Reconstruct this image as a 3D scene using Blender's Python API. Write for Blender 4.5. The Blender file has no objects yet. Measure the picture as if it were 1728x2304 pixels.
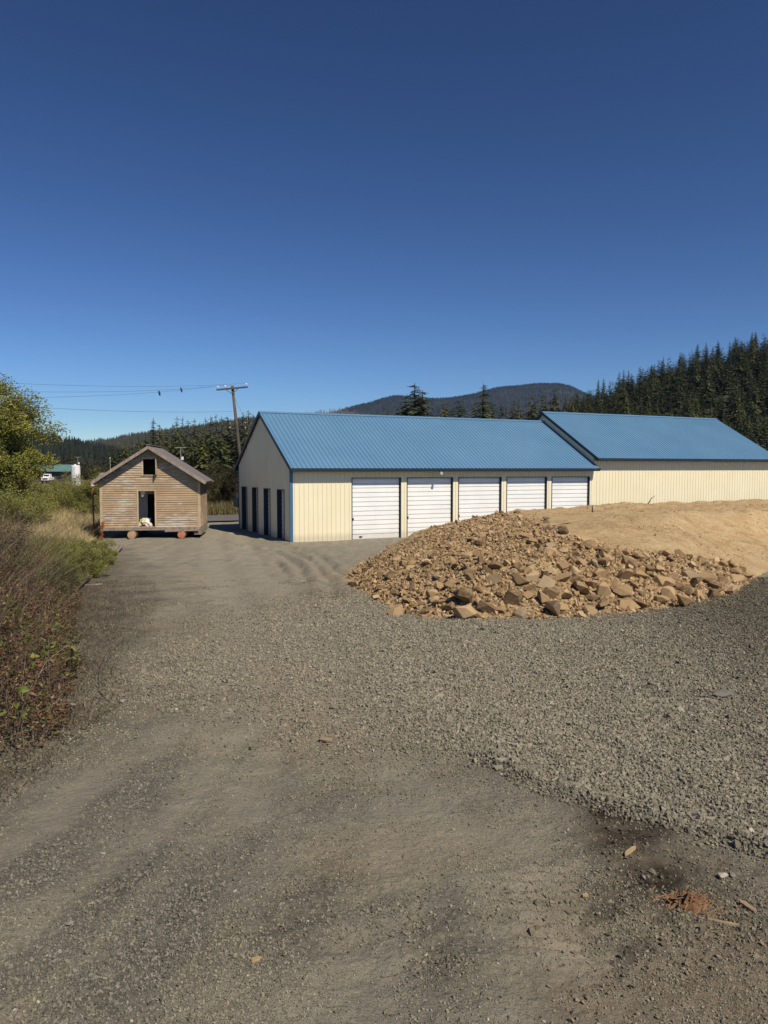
import bpy, bmesh, math
import numpy as np
from mathutils import Vector, Matrix

C = bpy.context.scene
COL = C.collection
R = math.radians
rng = np.random.default_rng(7)

# ------------------------------------------------------------------ camera
F = 1680.0; PIT = math.atan(98/1680); H = 3.45
cp, sp = math.cos(PIT), math.sin(PIT)
cam = bpy.data.cameras.new('camera'); cam_o = bpy.data.objects.new('camera', cam); COL.objects.link(cam_o)
cam.sensor_fit = 'VERTICAL'; cam.sensor_height = 36; cam.lens = F/2304*36
cam.clip_start = 0.05; cam.clip_end = 20000
cam_o.location = (0, 0, H); cam_o.rotation_euler = (R(90)-PIT, 0, 0)
C.camera = cam_o

# ------------------------------------------------------------------ light
SUN = Vector((0.64, -0.77, 1.10)).normalized()
w = bpy.data.worlds.new('World'); C.world = w; w.use_nodes = True
nt = w.node_tree; nt.nodes.clear()
sky = nt.nodes.new('ShaderNodeTexSky'); sky.sky_type = 'NISHITA'; sky.sun_disc = False
sky.sun_elevation = math.asin(SUN.z); sky.sun_rotation = math.atan2(SUN.x, SUN.y)
sky.altitude = 1500; sky.air_density = 1.0; sky.dust_density = 0.0; sky.ozone_density = 4.5
bg = nt.nodes.new('ShaderNodeBackground'); bg.inputs['Strength'].default_value = 0.0345
gm = nt.nodes.new('ShaderNodeGamma'); gm.inputs[1].default_value = 1.52
wo = nt.nodes.new('ShaderNodeOutputWorld')
nt.links.new(sky.outputs[0], gm.inputs[0]); nt.links.new(gm.outputs[0], bg.inputs[0]); nt.links.new(bg.outputs[0], wo.inputs[0])
sl = bpy.data.lights.new('sun', 'SUN'); sl.energy = 5.0; sl.angle = R(0.5); sl.color = (1.0, 0.905, 0.745)
so = bpy.data.objects.new('sun', sl); COL.objects.link(so); so.rotation_euler = SUN.to_track_quat('Z', 'Y').to_euler()
C.view_settings.view_transform = 'Standard'; C.view_settings.look = 'None'
C.view_settings.exposure = 0.0; C.view_settings.gamma = 1.0
C.cycles.volume_bounces = 0; C.cycles.max_bounces = 5; C.cycles.diffuse_bounces = 1; C.cycles.use_denoising = True

# ------------------------------------------------------------------ helpers
def link(o, parent=None):
    COL.objects.link(o)
    if parent is not None: o.parent = parent
    return o
def tag(o, label=None, cat=None, group=None, kind=None):
    if label: o['label'] = label
    if cat: o['category'] = cat
    if group: o['group'] = group
    if kind: o['kind'] = kind
    return o
def empty(name, loc=(0, 0, 0), rz=0, label=None, cat=None, group=None):
    o = bpy.data.objects.new(name, None); o.location = loc; o.rotation_euler = (0, 0, rz); o.empty_display_size = .3
    link(o); return tag(o, label, cat, group)
def npmesh(name, V, Fc, m=None, parent=None, cols=None, smooth=False, loc=None):
    V = np.asarray(V, dtype=np.float32); Fc = np.asarray(Fc, dtype=np.int32)
    me = bpy.data.meshes.new(name); k = Fc.shape[1]; n = len(Fc)
    me.vertices.add(len(V)); me.vertices.foreach_set('co', V.ravel())
    me.loops.add(n*k); me.loops.foreach_set('vertex_index', Fc.ravel())
    me.polygons.add(n); me.polygons.foreach_set('loop_start', np.arange(0, n*k, k, dtype=np.int32))
    me.polygons.foreach_set('loop_total', np.full(n, k, dtype=np.int32))
    me.polygons.foreach_set('use_smooth', np.full(n, bool(smooth)))
    me.update(calc_edges=True)
    if cols is not None:
        for cn, arr in cols.items():
            a = me.color_attributes.new(cn, 'FLOAT_COLOR', 'POINT')
            arr = np.asarray(arr, dtype=np.float32)
            if arr.shape[1] == 3: arr = np.hstack([arr, np.ones((len(arr), 1), np.float32)])
            a.data.foreach_set('color', arr.ravel())
    if m: me.materials.append(m)
    o = bpy.data.objects.new(name, me)
    if loc is not None: o.location = loc
    return link(o, parent)

class MB:
    """collects boxes, prisms, tubes and loose polygons, then links them as one mesh object"""
    def __init__(s): s.v = []; s.f = []
    def poly(s, pts):
        b = len(s.v); s.v += [tuple(p) for p in pts]; s.f.append(tuple(range(b, b+len(pts)))); return s
    def box(s, x0, x1, y0, y1, z0, z1):
        b = len(s.v)
        s.v += [(x0,y0,z0),(x1,y0,z0),(x1,y1,z0),(x0,y1,z0),(x0,y0,z1),(x1,y0,z1),(x1,y1,z1),(x0,y1,z1)]
        for q in ((0,3,2,1),(4,5,6,7),(0,1,5,4),(1,2,6,5),(2,3,7,6),(3,0,4,7)): s.f.append(tuple(b+i for i in q))
        return s
    def bar(s, a, b_, wx, wz, up=(0,0,1)):
        a = Vector(a); c = Vector(b_); d = (c-a).normalized(); side = d.cross(Vector(up))
        if side.length < 1e-4: side = Vector((1,0,0))
        side.normalize(); u = side.cross(d)
        b = len(s.v)
        for p in (a, c):
            for i, j in ((-1,-1),(1,-1),(1,1),(-1,1)): s.v.append(tuple(p+side*i*wx/2+u*j*wz/2))
        for q in ((0,1,2,3),(7,6,5,4),(0,4,5,1),(1,5,6,2),(2,6,7,3),(3,7,4,0)): s.f.append(tuple(b+i for i in q))
        return s
    def tube(s, pts, rad, n=8, cap=True):
        pts = [Vector(p) for p in pts]
        if not hasattr(rad, '__len__'): rad = [rad]*len(pts)
        rings = []
        for i, p in enumerate(pts):
            d = (pts[min(i+1, len(pts)-1)]-pts[max(i-1, 0)]).normalized()
            sd = d.cross(Vector((0.03, 0.99, 0.02))) if abs(d.y) < .9 else d.cross(Vector((0, 0, 1)))
            sd.normalize(); u = sd.cross(d); b = len(s.v); rings.append(b)
            for k in range(n):
                a = 2*math.pi*k/n; s.v.append(tuple(p+(sd*math.cos(a)+u*math.sin(a))*rad[i]))
        for i in range(len(rings)-1):
            for k in range(n):
                s.f.append((rings[i]+k, rings[i]+(k+1) % n, rings[i+1]+(k+1) % n, rings[i+1]+k))
        if cap:
            s.f.append(tuple(rings[0]+k for k in range(n))[::-1]); s.f.append(tuple(rings[-1]+k for k in range(n)))
        return s
    def build(s, name, m, parent=None, smooth=False, loc=None, bevel=0):
        me = bpy.data.meshes.new(name); me.from_pydata(s.v, [], s.f)
        bm = bmesh.new(); bm.from_mesh(me)
        if bevel: bmesh.ops.bevel(bm, geom=[e for e in bm.edges], offset=bevel, segments=2, affect='EDGES')
        bmesh.ops.recalc_face_normals(bm, faces=bm.faces); bm.to_mesh(me); bm.free()
        if m: me.materials.append(m)
        if smooth: me.polygons.foreach_set('use_smooth', [True]*len(me.polygons))
        o = bpy.data.objects.new(name, me)
        if loc is not None: o.location = loc
        return link(o, parent)

# noise ------------------------------------------------------------
def _h(ix, iy, s):
    ix = ix.astype(np.int64); iy = iy.astype(np.int64)
    n = (ix*374761393 + iy*668265263 + s*2147483647) & 0xffffffff
    n = ((n ^ (n >> 13))*1274126177) & 0xffffffff
    n = (n ^ (n >> 16)) & 0xffffffff
    return n/4294967295.0
def vn(x, y, s=0):
    x0 = np.floor(x); y0 = np.floor(y); fx = x-x0; fy = y-y0
    fx = fx*fx*(3-2*fx); fy = fy*fy*(3-2*fy)
    a = _h(x0, y0, s); b = _h(x0+1, y0, s); c = _h(x0, y0+1, s); d = _h(x0+1, y0+1, s)
    return (a*(1-fx)+b*fx)*(1-fy)+(c*(1-fx)+d*fx)*fy
def fbm(x, y, o=4, s=0, g=.5):
    t = 0; a = 1; n = 0
    for i in range(o): t = t+a*vn(x*2**i+i*17.3, y*2**i-i*9.1, s+i*31); n += a; a *= g
    return t/n-.5
def sst(a, b, x):
    t = np.clip((x-a)/(b-a), 0, 1); return t*t*(3-2*t)

# terrain ------------------------------------------------------------
def base(x, y):
    t = 26-np.asarray(y, float); k = 2.5
    z = 1.75/26*k*np.logaddexp(0, np.clip(t, -200, 27)/k)
    # a shallow swale left of the track
    return z + 0*np.asarray(x)
def ray(px, py):
    u = (px-864)/F; v = (1152-py)/F
    return np.array([u, cp+v*sp, -sp+v*cp])
def at(px, py):
    """point of the ground seen at a photo pixel (used to lay the plan out)"""
    r = ray(px, py); t = 3.0
    for _ in range(60):
        p = r*t; zz = float(base(p[0], p[1])); t = t+((H+p[2])-zz)/(-r[2]+.0673)
        t = max(t, .5)
    p = r*t; return (p[0], p[1])
def atY(px, py, Y):
    r = ray(px, py); t = Y/r[1]; return Vector((r[0]*t, Y, H+r[2]*t))
def proj(P):
    x = P[:, 0]; y = P[:, 1]; z = P[:, 2]-H
    d = y*cp-z*sp; u = y*sp+z*cp
    return 864+F*x/d, 1152-F*u/d
def poly_sd(x, y, poly):
    """signed distance to a polygon, positive inside"""
    x = np.asarray(x, float); y = np.asarray(y, float)
    ins = np.zeros(x.shape, bool); dm = np.full(x.shape, 1e9); n = len(poly)
    for i in range(n):
        ax, ay = poly[i]; bx, by = poly[(i+1) % n]
        ex, ey = bx-ax, by-ay
        t = np.clip(((x-ax)*ex+(y-ay)*ey)/(ex*ex+ey*ey+1e-12), 0, 1)
        dm = np.minimum(dm, np.hypot(x-ax-t*ex, y-ay-t*ey))
        c = ((ay > y) != (by > y)) & (x < (bx-ax)*(y-ay)/((by-ay) if by != ay else 1e-12)+ax)
        ins ^= c
    return np.where(ins, dm, -dm)
def line_d(x, y, pts):
    dm = np.full(np.shape(x), 1e9); par = np.zeros(np.shape(x))
    L = 0
    for (ax, ay), (bx, by) in zip(pts[:-1], pts[1:]):
        ex, ey = bx-ax, by-ay; l = math.hypot(ex, ey)
        t = np.clip(((x-ax)*ex+(y-ay)*ey)/(l*l+1e-9), 0, 1)
        d = np.hypot(x-ax-t*ex, y-ay-t*ey); m = d < dm
        dm = np.where(m, d, dm); par = np.where(m, L+t*l, par); L += l
    return dm, par
PX = lambda *a: [at(*p) for p in a]
# building frame: origin at the near corner, D along the long front, G to the rear
A0 = (-4.346, 34.62); D = (0.9025, 0.4307); G = (-0.4307, 0.9025); BROT = math.atan2(D[1], D[0])
def bw(s, t): return (A0[0]+D[0]*s+G[0]*t, A0[1]+D[1]*s+G[1]*t)

# fill mound footprint
FOOT = PX((788, 1292), (812, 1330), (868, 1362), (950, 1388), (1100, 1394), (1250, 1392), (1400, 1380), (1550, 1355), (1672, 1322)) \
     + PX((1735, 1284), (1900, 1240))
FOOT += [(34, 33), (60, 44), (60, 58), bw(40, -2.2), bw(25, -2.2), bw(15.5, -2.6), bw(10, -5.4), (1.6, 30.5), (-.4, 26)]
def mound(x, y):
    sd = poly_sd(x, y, FOOT)
    sd = sd + .35*fbm(np.asarray(x)*.9, np.asarray(y)*.9, 3, 5)
    wd = 3.4+7.5*sst(8, 17, np.asarray(x))*(1-sst(30, 40, np.asarray(y)))
    wd = wd+2.0*sst(22, 28, np.asarray(y))*(1-sst(2, 7, np.asarray(x)))
    wb = sst(27, 33, np.asarray(y))*sst(1.5, 6, np.asarray(x)); wd = wd*(1-wb)+1.6*wb
    r = np.clip(sd/wd, -.2, 1.0)
    r = np.where(r > 0, 1-(1-np.clip(r, 0, 1))**1.7, r)
    top = 1.86-.20*sst(17, 40, np.asarray(y)) - .16*sst(10, 20, np.asarray(x))*(1-sst(25, 45, np.asarray(y)))
    b = base(x, y)
    hh = b+(top-b)*np.clip(r, -.2, 1)
    hh = hh+np.clip(r*1.5, 0, 1)*(.06*fbm(np.asarray(x)*.5, np.asarray(y)*.5, 3, 9)+.05*fbm(np.asarray(x)*2.2, np.asarray(y)*2.2, 3, 2)+.30*(1-sst(3.5, 5, sd))*fbm(np.asarray(x)*1.3, np.asarray(y)*1.3, 3, 12))
    return hh, sd

GRAVEL = PX((1100, 1710), (950, 1680), (800, 1668), (640, 1655), (500, 1608), (390, 1590), (330, 1545), (350, 1480), (470, 1390), (640, 1345), (770, 1330),
            (900, 1340), (1000, 1380), (1500, 1370), (1728, 1290), (2100, 1290), (2100, 1990), (1728, 1925), (1620, 1890), (1480, 1868), (1400, 1830), (1310, 1805), (1200, 1768), (1150, 1735))
BERM = PX((1095, 1706), (1150, 1735), (1200, 1768), (1310, 1803), (1400, 1828), (1500, 1850), (1620, 1885), (1760, 1930))
BERM2 = PX((1300, 1640), (1380, 1680), (1440, 1712), (1500, 1745), (1560, 1775))
STR = [(PX((369, 1714), (300, 1790), (239, 1860), (150, 1915), (60, 1965)), .22),
       (PX((345, 1905), (233, 2018), (136, 2104), (33, 2191)), .12),
       (PX((520, 1890), (466, 1969), (390, 2070), (336, 2137), (244, 2224), (160, 2320)), .16)]
GRAV2 = PX((560, 2010), (760, 1930), (1000, 1960), (1120, 2060), (1290, 2120), (1330, 2220), (1150, 2330), (300, 2340), (420, 2160))
DAMP = PX((1330, 1795), (1460, 1805), (1540, 1850), (1530, 1910), (1580, 1960), (1570, 2040), (1500, 2050), (1430, 2000), (1390, 1930), (1310, 1870))
CLOD = PX((1250, 2020), (1480, 1960), (1560, 2040), (1500, 2150), (1350, 2190), (1240, 2110))
ORG = PX((0, 1800), (130, 1700), (230, 1600), (290, 1560), (240, 1500), (330, 1420), (350, 1340), (330, 1270), (270, 1235), (180, 1250), (-200, 1300), (-400, 1600), (-300, 1900))
TRK = [PX((600, 1235), (650, 1240), (705, 1262), (735, 1300), (752, 1345)), PX((560, 1230), (640, 1248), (668, 1270), (690, 1310)),
       PX((450, 1210), (520, 1222), (580, 1240)), PX((470, 1250), (560, 1252), (620, 1262), (655, 1300)), PX((500, 1200), (590, 1208), (720, 1250), (770, 1296))]
TREAD = [PX((1180, 1960), (1215, 2050), (1235, 2130)), PX((1235, 1940), (1260, 2020), (1290, 2090))]
ROADL = [bw(-40, 17.5), bw(80, 17.5)]
BROWN = PX((1240, 1900), (1330, 1830), (1450, 1870), (1620, 1930), (1900, 2010), (2000, 2340), (1250, 2340), (1180, 2250), (1260, 2120), (1190, 2010))
SPILL = [at(675, 1600), at(700, 1650), at(650, 1520), at(440, 1305), at(1075, 1480)]
def extra(x, y):
    bw_ = sst(-.25, .45, poly_sd(x+.5*fbm(x*2.5, y*2.5, 4, 201), y+.5*fbm(x*2.3+7, y*2.3, 4, 202), BROWN))*np.clip(.65+1.2*fbm(x*3.5, y*3.5, 4, 203), 0, 1)
    sp_ = 0
    for i, (a, b) in enumerate(SPILL):
        d = np.hypot(x-a, (y-b)*.5)+.35*fbm(x*3+i, y*3, 4, 204); sp_ = np.maximum(sp_, .75*(1-sst(.05, .55, d)))
    f = poly_sd(x, y, FOOT); sp_ = np.maximum(sp_, .8*sst(-1.1, .1, f+1.2*fbm(x*1.6, y*1.6, 4, 205))*(y < 28))
    sp_ = np.maximum(sp_, .35*(sst(.12, .3, fbm(x*.8, y*1.1, 5, 206))))
    return bw_, np.clip(sp_, 0, 1)
RUTS = [(PX((-60, 2330), (60, 2180), (170, 2060), (260, 1950), (350, 1850), (440, 1760), (500, 1690), (540, 1630)), .17), (PX((-150, 2080), (0, 1960), (150, 1815), (270, 1725), (330, 1690), (400, 1640)), .17),
        (PX((200, 2330), (290, 2200), (400, 2060), (500, 1930), (570, 1820), (600, 1700)), .15), (PX((760, 2330), (860, 2120), (940, 1940), (930, 1800), (860, 1700)), .22),
        (PX((540, 1640), (560, 1480), (520, 1360), (485, 1270), (470, 1215), (490, 1190)), .42), (PX((800, 1640), (740, 1480), (650, 1370), (590, 1300), (545, 1240), (530, 1200)), .45),
        (PX((1120, 1900), (1180, 2000), (1230, 2120), (1240, 2330)), .28), (PX((1500, 1960), (1300, 1960), (1100, 1990)), .12)]
def rutmask(x, y):
    m = 0
    for i, (ln, wd_) in enumerate(RUTS):
        d, _ = line_d(x+.12*fbm(x*1.5, y*1.5, 3, 150+i), y, ln); m = np.maximum(m, 1-sst(wd_*.45, wd_*1.5, d))
    return m*np.clip(.75+.9*fbm(x*2.5, y*2.5, 4, 160), 0, 1)
def masks(x, y):
    wx = x+.7*fbm(x*1.1, y*1.1, 4, 61); wy = y+1.4*fbm(x*.8+5, y*.7, 4, 62)
    bd = np.clip(line_d(x, y, BERM)[0]/1.2, 0, 1); sdg = poly_sd(x+(wx-x)*bd*.6, y+(wy-y)*bd*.6, GRAVEL)+bd*1.1*fbm(x*3.2, y*2.6, 4, 63); wsoft = .15+1.0*bd; gr = sst(-wsoft, wsoft*1.3, sdg)
    g2 = .75*sst(-.1, .4, poly_sd(wx, wy, GRAV2))
    st = 0
    for ln, wdt in STR:
        d, _ = line_d(x+.06*fbm(x*4, y*4, 3, 4), y, ln); st = np.maximum(st, 1-sst(wdt*.4, wdt*1.6, d))
    st = st*np.clip(.55+1.1*fbm(x*2, y*2, 3, 14), 0, 1)
    nx_ = x+.28*fbm(x*3.5, y*3.5, 4, 3); ny_ = y+.35*fbm(x*3.5+9, y*3.5, 4, 13); dmp = np.clip(sst(-.14, .16, poly_sd(nx_, ny_, DAMP))*(.75+.8*fbm(x*8, y*8, 3, 19))+.75*sst(-.1, .2, poly_sd(nx_, ny_, CLOD))*sst(-.02, .14, fbm(x*5, y*5, 4, 8)), 0, 1)
    org = np.clip(sst(-.9, 1.0, poly_sd(wx, wy, ORG)+1.6*fbm(x*1.3, y*1.3, 4, 66))*(.75+1.2*fbm(x*2.4, y*2.4, 4, 67)), 0, 1)
    return gr, g2, st, dmp, org
def detail(x, y, r):
    gr, g2, st, dmp, org = masks(x, y)
    g = np.clip(gr+g2*.7+st*.5, 0, 1)
    near = 1-sst(45, 70, r)
    z = near*(.05*fbm(x*.6, y*.6, 3, 21)+.03*fbm(x*2.7, y*2.7, 4, 22))
    cl = 1-sst(18, 26, r)
    z = z+cl*(.012*fbm(x*9, y*9, 3, 23)+.005*fbm(x*33, y*33, 2, 24)*(1+1.6*g)+.008*g*fbm(x*22, y*22, 2, 25))
    z = z+gr*.03
    d, _ = line_d(x+.05*fbm(x*5, y*5, 2, 44), y, BERM); z = z+.045*np.exp(-(d/.09)**2)
    d, _ = line_d(x+.05*fbm(x*5, y*5, 2, 45), y, BERM2); z = z+.025*np.exp(-(d/.07)**2)
    for i, t in enumerate(TRK):
        d, _ = line_d(x+.15*fbm(x*1.7, y*1.7, 3, 40+i), y, t)
        z = z+(-.075*np.exp(-(d/.15)**2))*(.6+1.6*np.clip(fbm(x*4, y*4, 3, 46+i)+.3, 0, .8))+.05*np.exp(-((d-.38)/.15)**2)*(.6+fbm(x*2, y*2, 2, 5))
    for t in TREAD:
        d, p = line_d(x, y, t); z = z+.013*np.exp(-(d/.11)**4)*np.sin(p*70+8*d)
    # parallel wheel ripples of the lower right
    rip = np.sin((x*.45-y*.9)*24+3*fbm(x*1.2, y*1.2, 2, 6))
    z = z+.009*rip*g2*cl
    z = z-.022*(1-sst(17, 24, r))*rutmask(x, y)
    c = sst(-.15, .15, poly_sd(x, y, CLOD))
    bz, _ = extra(x, y); z = z+bz*cl*(.05*np.clip(fbm(x*2.6, y*2.6, 4, 73), -.3, .5)+.022*np.abs(fbm(x*11, y*11, 3, 74))+.012*fbm(x*26, y*26, 2, 75))
    z = z+c*(.06*np.clip(fbm(x*4, y*4, 3, 71), -.1, .5)+.03*np.abs(fbm(x*13, y*13, 2, 72)))
    return z
def ground_z(x, y):
    x = np.asarray(x, float); y = np.asarray(y, float)
    return base(x, y)+detail(x, y, np.hypot(x, y))

# ------------------------------------------------------------------ materials
def M(name, col=(.5, .5, .5), rough=.8, spec=.3, metal=0):
    m = bpy.data.materials.new(name); m.use_nodes = True
    b = m.node_tree.nodes['Principled BSDF']
    b.inputs['Base Color'].default_value = (*col, 1); b.inputs['Roughness'].default_value = rough
    b.inputs['Specular IOR Level'].default_value = spec; b.inputs['Metallic'].default_value = metal
    return m
def N(m, t, **kw):
    n = m.node_tree.nodes.new(t)
    for k, v in kw.items():
        if k in n.inputs: n.inputs[k].default_value = v
        else: setattr(n, k, v)
    return n
def L(m, a, b): m.node_tree.links.new(a, b)
def bsdf(m): return m.node_tree.nodes['Principled BSDF']
def ramp(m, fac, stops):
    n = m.node_tree.nodes.new('ShaderNodeValToRGB'); cr = n.color_ramp
    while len(cr.elements) < len(stops): cr.elements.new(.5)
    for e, (p, c) in zip(cr.elements, stops):
        e.position = p; e.color = (*c, 1) if len(c) == 3 else c
    L(m, fac, n.inputs[0]); return n.outputs[0]
def noise(m, scale, detail=4, rough=.55, vec=None, dist=0):
    n = N(m, 'ShaderNodeTexNoise'); n.inputs['Scale'].default_value = scale; n.inputs['Detail'].default_value = detail
    n.inputs['Roughness'].default_value = rough; n.inputs['Distortion'].default_value = dist
    if vec is not None: L(m, vec, n.inputs['Vector'])
    return n.outputs['Fac']
def coord(m, kind='Object', scale=None):
    tc = N(m, 'ShaderNodeTexCoord').outputs[kind]
    if scale:
        mp = N(m, 'ShaderNodeMapping'); mp.inputs['Scale'].default_value = scale; L(m, tc, mp.inputs[0]); return mp.outputs[0]
    return tc
def mix(m, fac, a, b, mode='MIX'):
    n = m.node_tree.nodes.new('ShaderNodeMix'); n.data_type = 'RGBA'; n.blend_type = mode
    for s, v in ((n.inputs[0], fac), (n.inputs[6], a), (n.inputs[7], b)):
        if hasattr(v, 'is_linked'): L(m, v, s)
        elif isinstance(v, (int, float)): s.default_value = v
        else: s.default_value = (*v, 1)
    return n.outputs[2]
def bump(m, h, strength=.5, dist=.02, nrm=None):
    b = N(m, 'ShaderNodeBump'); b.inputs['Strength'].default_value = strength; b.inputs['Distance'].default_value = dist
    L(m, h, b.inputs['Height'])
    if nrm is not None: L(m, nrm, b.inputs['Normal'])
    return b.outputs[0]
def noisy(name, c1, c2, scale=6, rough=.85, spec=.2, bmp=0, bscale=40, stretch=None, metal=0):
    m = M(name, c1, rough, spec, metal); v = coord(m, 'Object', stretch)
    L(m, ramp(m, noise(m, scale, 6, .6, v), [(.35, c1), (.65, c2)]), bsdf(m).inputs['Base Color'])
    if bmp: L(m, bump(m, noise(m, bscale, 4, .6, v), bmp, .01), bsdf(m).inputs['Normal'])
    return m
def attr(m, name):
    n = N(m, 'ShaderNodeAttribute'); n.attribute_name = name; return n
def leafmat(name, sat=1, rough=.6, trans=.25):
    m = M(name, (.1, .1, .05), rough, .25); a = attr(m, 'col').outputs['Color']
    L(m, a, bsdf(m).inputs['Base Color'])
    tr = N(m, 'ShaderNodeBsdfTranslucent'); L(m, a, tr.inputs[0])
    ms = N(m, 'ShaderNodeMixShader'); ms.inputs[0].default_value = trans
    out = m.node_tree.nodes['Material Output']
    L(m, bsdf(m).outputs[0], ms.inputs[1]); L(m, tr.outputs[0], ms.inputs[2]); L(m, ms.outputs[0], out.inputs['Surface'])
    return m

# ground
mg = M('ground_gravel', (.2, .18, .15), .95, .15)
at1 = attr(mg, 'mask'); sep = N(mg, 'ShaderNodeSeparateColor'); L(mg, at1.outputs['Color'], sep.inputs[0])
at2 = attr(mg, 'mask_two'); sep2 = N(mg, 'ShaderNodeSeparateColor'); L(mg, at2.outputs['Color'], sep2.inputs[0])
oc = coord(mg, 'Object')
vor = N(mg, 'ShaderNodeTexVoronoi'); vor.inputs['Scale'].default_value = 46; L(mg, oc, vor.inputs['Vector'])
vor2 = N(mg, 'ShaderNodeTexVoronoi'); vor2.inputs['Scale'].default_value = 17; L(mg, oc, vor2.inputs['Vector'])
big = noise(mg, .55, 5, .6, oc); med = noise(mg, 2.6, 6, .65, oc); fine = noise(mg, 60, 4, .7, oc); mid = noise(mg, 12, 5, .7, oc)
streak = noise(mg, 1.0, 6, .65, coord(mg, 'Object', (3.2, .45, 1)), .4)
dust = ramp(mg, med, [(.30, (.24, .212, .156)), (.5, (.32, .286, .214)), (.70, (.39, .352, .265))])
dust = mix(mg, ramp(mg, streak, [(.42, (0, 0, 0)), (.60, (1, 1, 1))]), dust, mix(mg, .5, dust, (.20, .183, .147)))
dust = mix(mg, ramp(mg, fine, [(.55, (0, 0, 0)), (.75, (.55, .55, .55))]), dust, (.42, .38, .295))
dust = mix(mg, ramp(mg, fine, [(.30, (.8, .8, .8)), (.46, (0, 0, 0))]), dust, (.12, .108, .084))
dust = mix(mg, ramp(mg, mid, [(.3, (.5, .5, .5)), (.5, (0, 0, 0))]), dust, (.19, .17, .13))
grit = noise(mg, 230, 3, .7, oc)
dust = mix(mg, ramp(mg, grit, [(.34, (.7, .7, .7)), (.48, (0, 0, 0))]), dust, (.13, .12, .095))
dust = mix(mg, ramp(mg, grit, [(.54, (0, 0, 0)), (.68, (.6, .6, .6))]), dust, (.46, .42, .33))
patch = ramp(mg, noise(mg, 1.3, 7, .7, coord(mg, 'Object', (.7, 1.3, 1)), .6), [(.55, (0, 0, 0)), (.67, (.7, .7, .7))])
dust = mix(mg, patch, dust, mix(mg, fine, (.10, .094, .08), (.21, .195, .16)))
sepv = N(mg, 'ShaderNodeSeparateColor'); L(mg, vor.outputs['Color'], sepv.inputs[0])
grav = ramp(mg, sepv.outputs[0], [(0, (.07, .063, .049)), (.45, (.135, .123, .095)), (.9, (.21, .192, .148)), (1, (.31, .28, .215))])
tanm = ramp(mg, big, [(.4, (0, 0, 0)), (.62, (1, 1, 1))])
grav = mix(mg, mix(mg, .6, sep2.outputs[0], sep2.outputs[0]), grav, mix(mg, .65, grav, (.26, .225, .165)))
at3 = attr(mg, 'mask_three'); sep3 = N(mg, 'ShaderNodeSeparateColor'); L(mg, at3.outputs['Color'], sep3.inputs[0])
c = mix(mg, sep.outputs[0], dust, grav)
c = mix(mg, sep3.outputs[0], c, mix(mg, .5, dust, (.36, .325, .25)))
c = mix(mg, sep3.outputs[1], c, mix(mg, .12, ramp(mg, mid, [(.3, (.085, .064, .040)), (.5, (.17, .133, .088)), (.68, (.29, .235, .16))]), dust))
c = mix(mg, sep3.outputs[2], c, mix(mg, .5, c, (.42, .32, .19)))
c = mix(mg, sep.outputs[1], c, mix(mg, .45, grav, (.14, .135, .125)))
c = mix(mg, sep.outputs[2], c, ramp(mg, mid, [(.35, (.022, .017, .011)), (.65, (.065, .052, .036))]))
c = mix(mg, sep2.outputs[1], c, ramp(mg, mid, [(.3, (.055, .045, .032)), (.5, (.105, .089, .064)), (.7, (.175, .152, .112))]))
c = mix(mg, sep2.outputs[2], c, ramp(mg, med, [(.3, (.09, .085, .035)), (.6, (.20, .16, .08))]))
L(mg, c, bsdf(mg).inputs['Base Color'])
hmix = N(mg, 'ShaderNodeMath', operation='MULTIPLY'); L(mg, vor.outputs['Distance'], hmix.inputs[0]); L(mg, sep.outputs[0], hmix.inputs[1])
b1 = bump(mg, hmix.outputs[0], .9, .012, bump(mg, noise(mg, 130, 4, .75, oc), .8, .006)); b2 = bump(mg, noise(mg, 26, 6, .75, oc), .9, .03, bump(mg, noise(mg, 7, 6, .7, oc), .7, .06, b1))
b3 = bump(mg, med, .5, .05, b2)
L(mg, b3, bsdf(mg).inputs['Normal'])

# fill dirt
md = M('fill_dirt', (.5, .35, .2), .95, .12)
oc = coord(md, 'Object'); n1 = noise(md, .8, 6, .65, oc); n2 = noise(md, 9, 6, .75, oc)
n3 = noise(md, 2.2, 6, .7, coord(md, 'Object', (.5, 2.2, 1)))
c = ramp(md, n1, [(.3, (.40, .25, .115)), (.5, (.52, .355, .18)), (.7, (.64, .475, .265))])
c = mix(md, ramp(md, n3, [(.35, (0, 0, 0)), (.68, (.8, .8, .8))]), c, (.70, .53, .31))
c = mix(md, ramp(md, n2, [(.32, (.75, .75, .75)), (.48, (0, 0, 0))]), c, (.27, .165, .08))
L(md, c, bsdf(md).inputs['Base Color'])
L(md, bump(md, n2, 1, .09, bump(md, n3, .6, .12, bump(md, noise(md, 30, 5, .7, oc), .8, .03))), bsdf(md).inputs['Normal'])

def rockmat(name, use_attr):
    m = M(name, (.4, .28, .17), .9, .2); oc = coord(m, 'Object')
    if use_attr: rv = attr(m, 'col').outputs['Fac']
    else: rv = N(m, 'ShaderNodeObjectInfo').outputs['Random']
    c = ramp(m, rv, [(0, (.12, .08, .045)), (.22, (.23, .148, .074)), (.5, (.36, .232, .115)), (.75, (.45, .305, .16)), (.9, (.58, .42, .24)), (1, (.22, .18, .13))])
    c = mix(m, ramp(m, noise(m, 7 if use_attr else 4, 5, .7, oc), [(.4, (0, 0, 0)), (.7, (.8, .8, .8))]), c, (.40, .285, .165))
    c = mix(m, ramp(m, noise(m, 14, 4, .7, oc), [(.25, (.6, .6, .6)), (.42, (0, 0, 0))]), c, (.17, .10, .055))
    L(m, c, bsdf(m).inputs['Base Color'])
    L(m, bump(m, noise(m, 22, 5, .7, oc), .6, .02), bsdf(m).inputs['Normal'])
    return m
m_rock = rockmat('pile_rock', False); m_rock_s = rockmat('pile_rubble', True)
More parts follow.
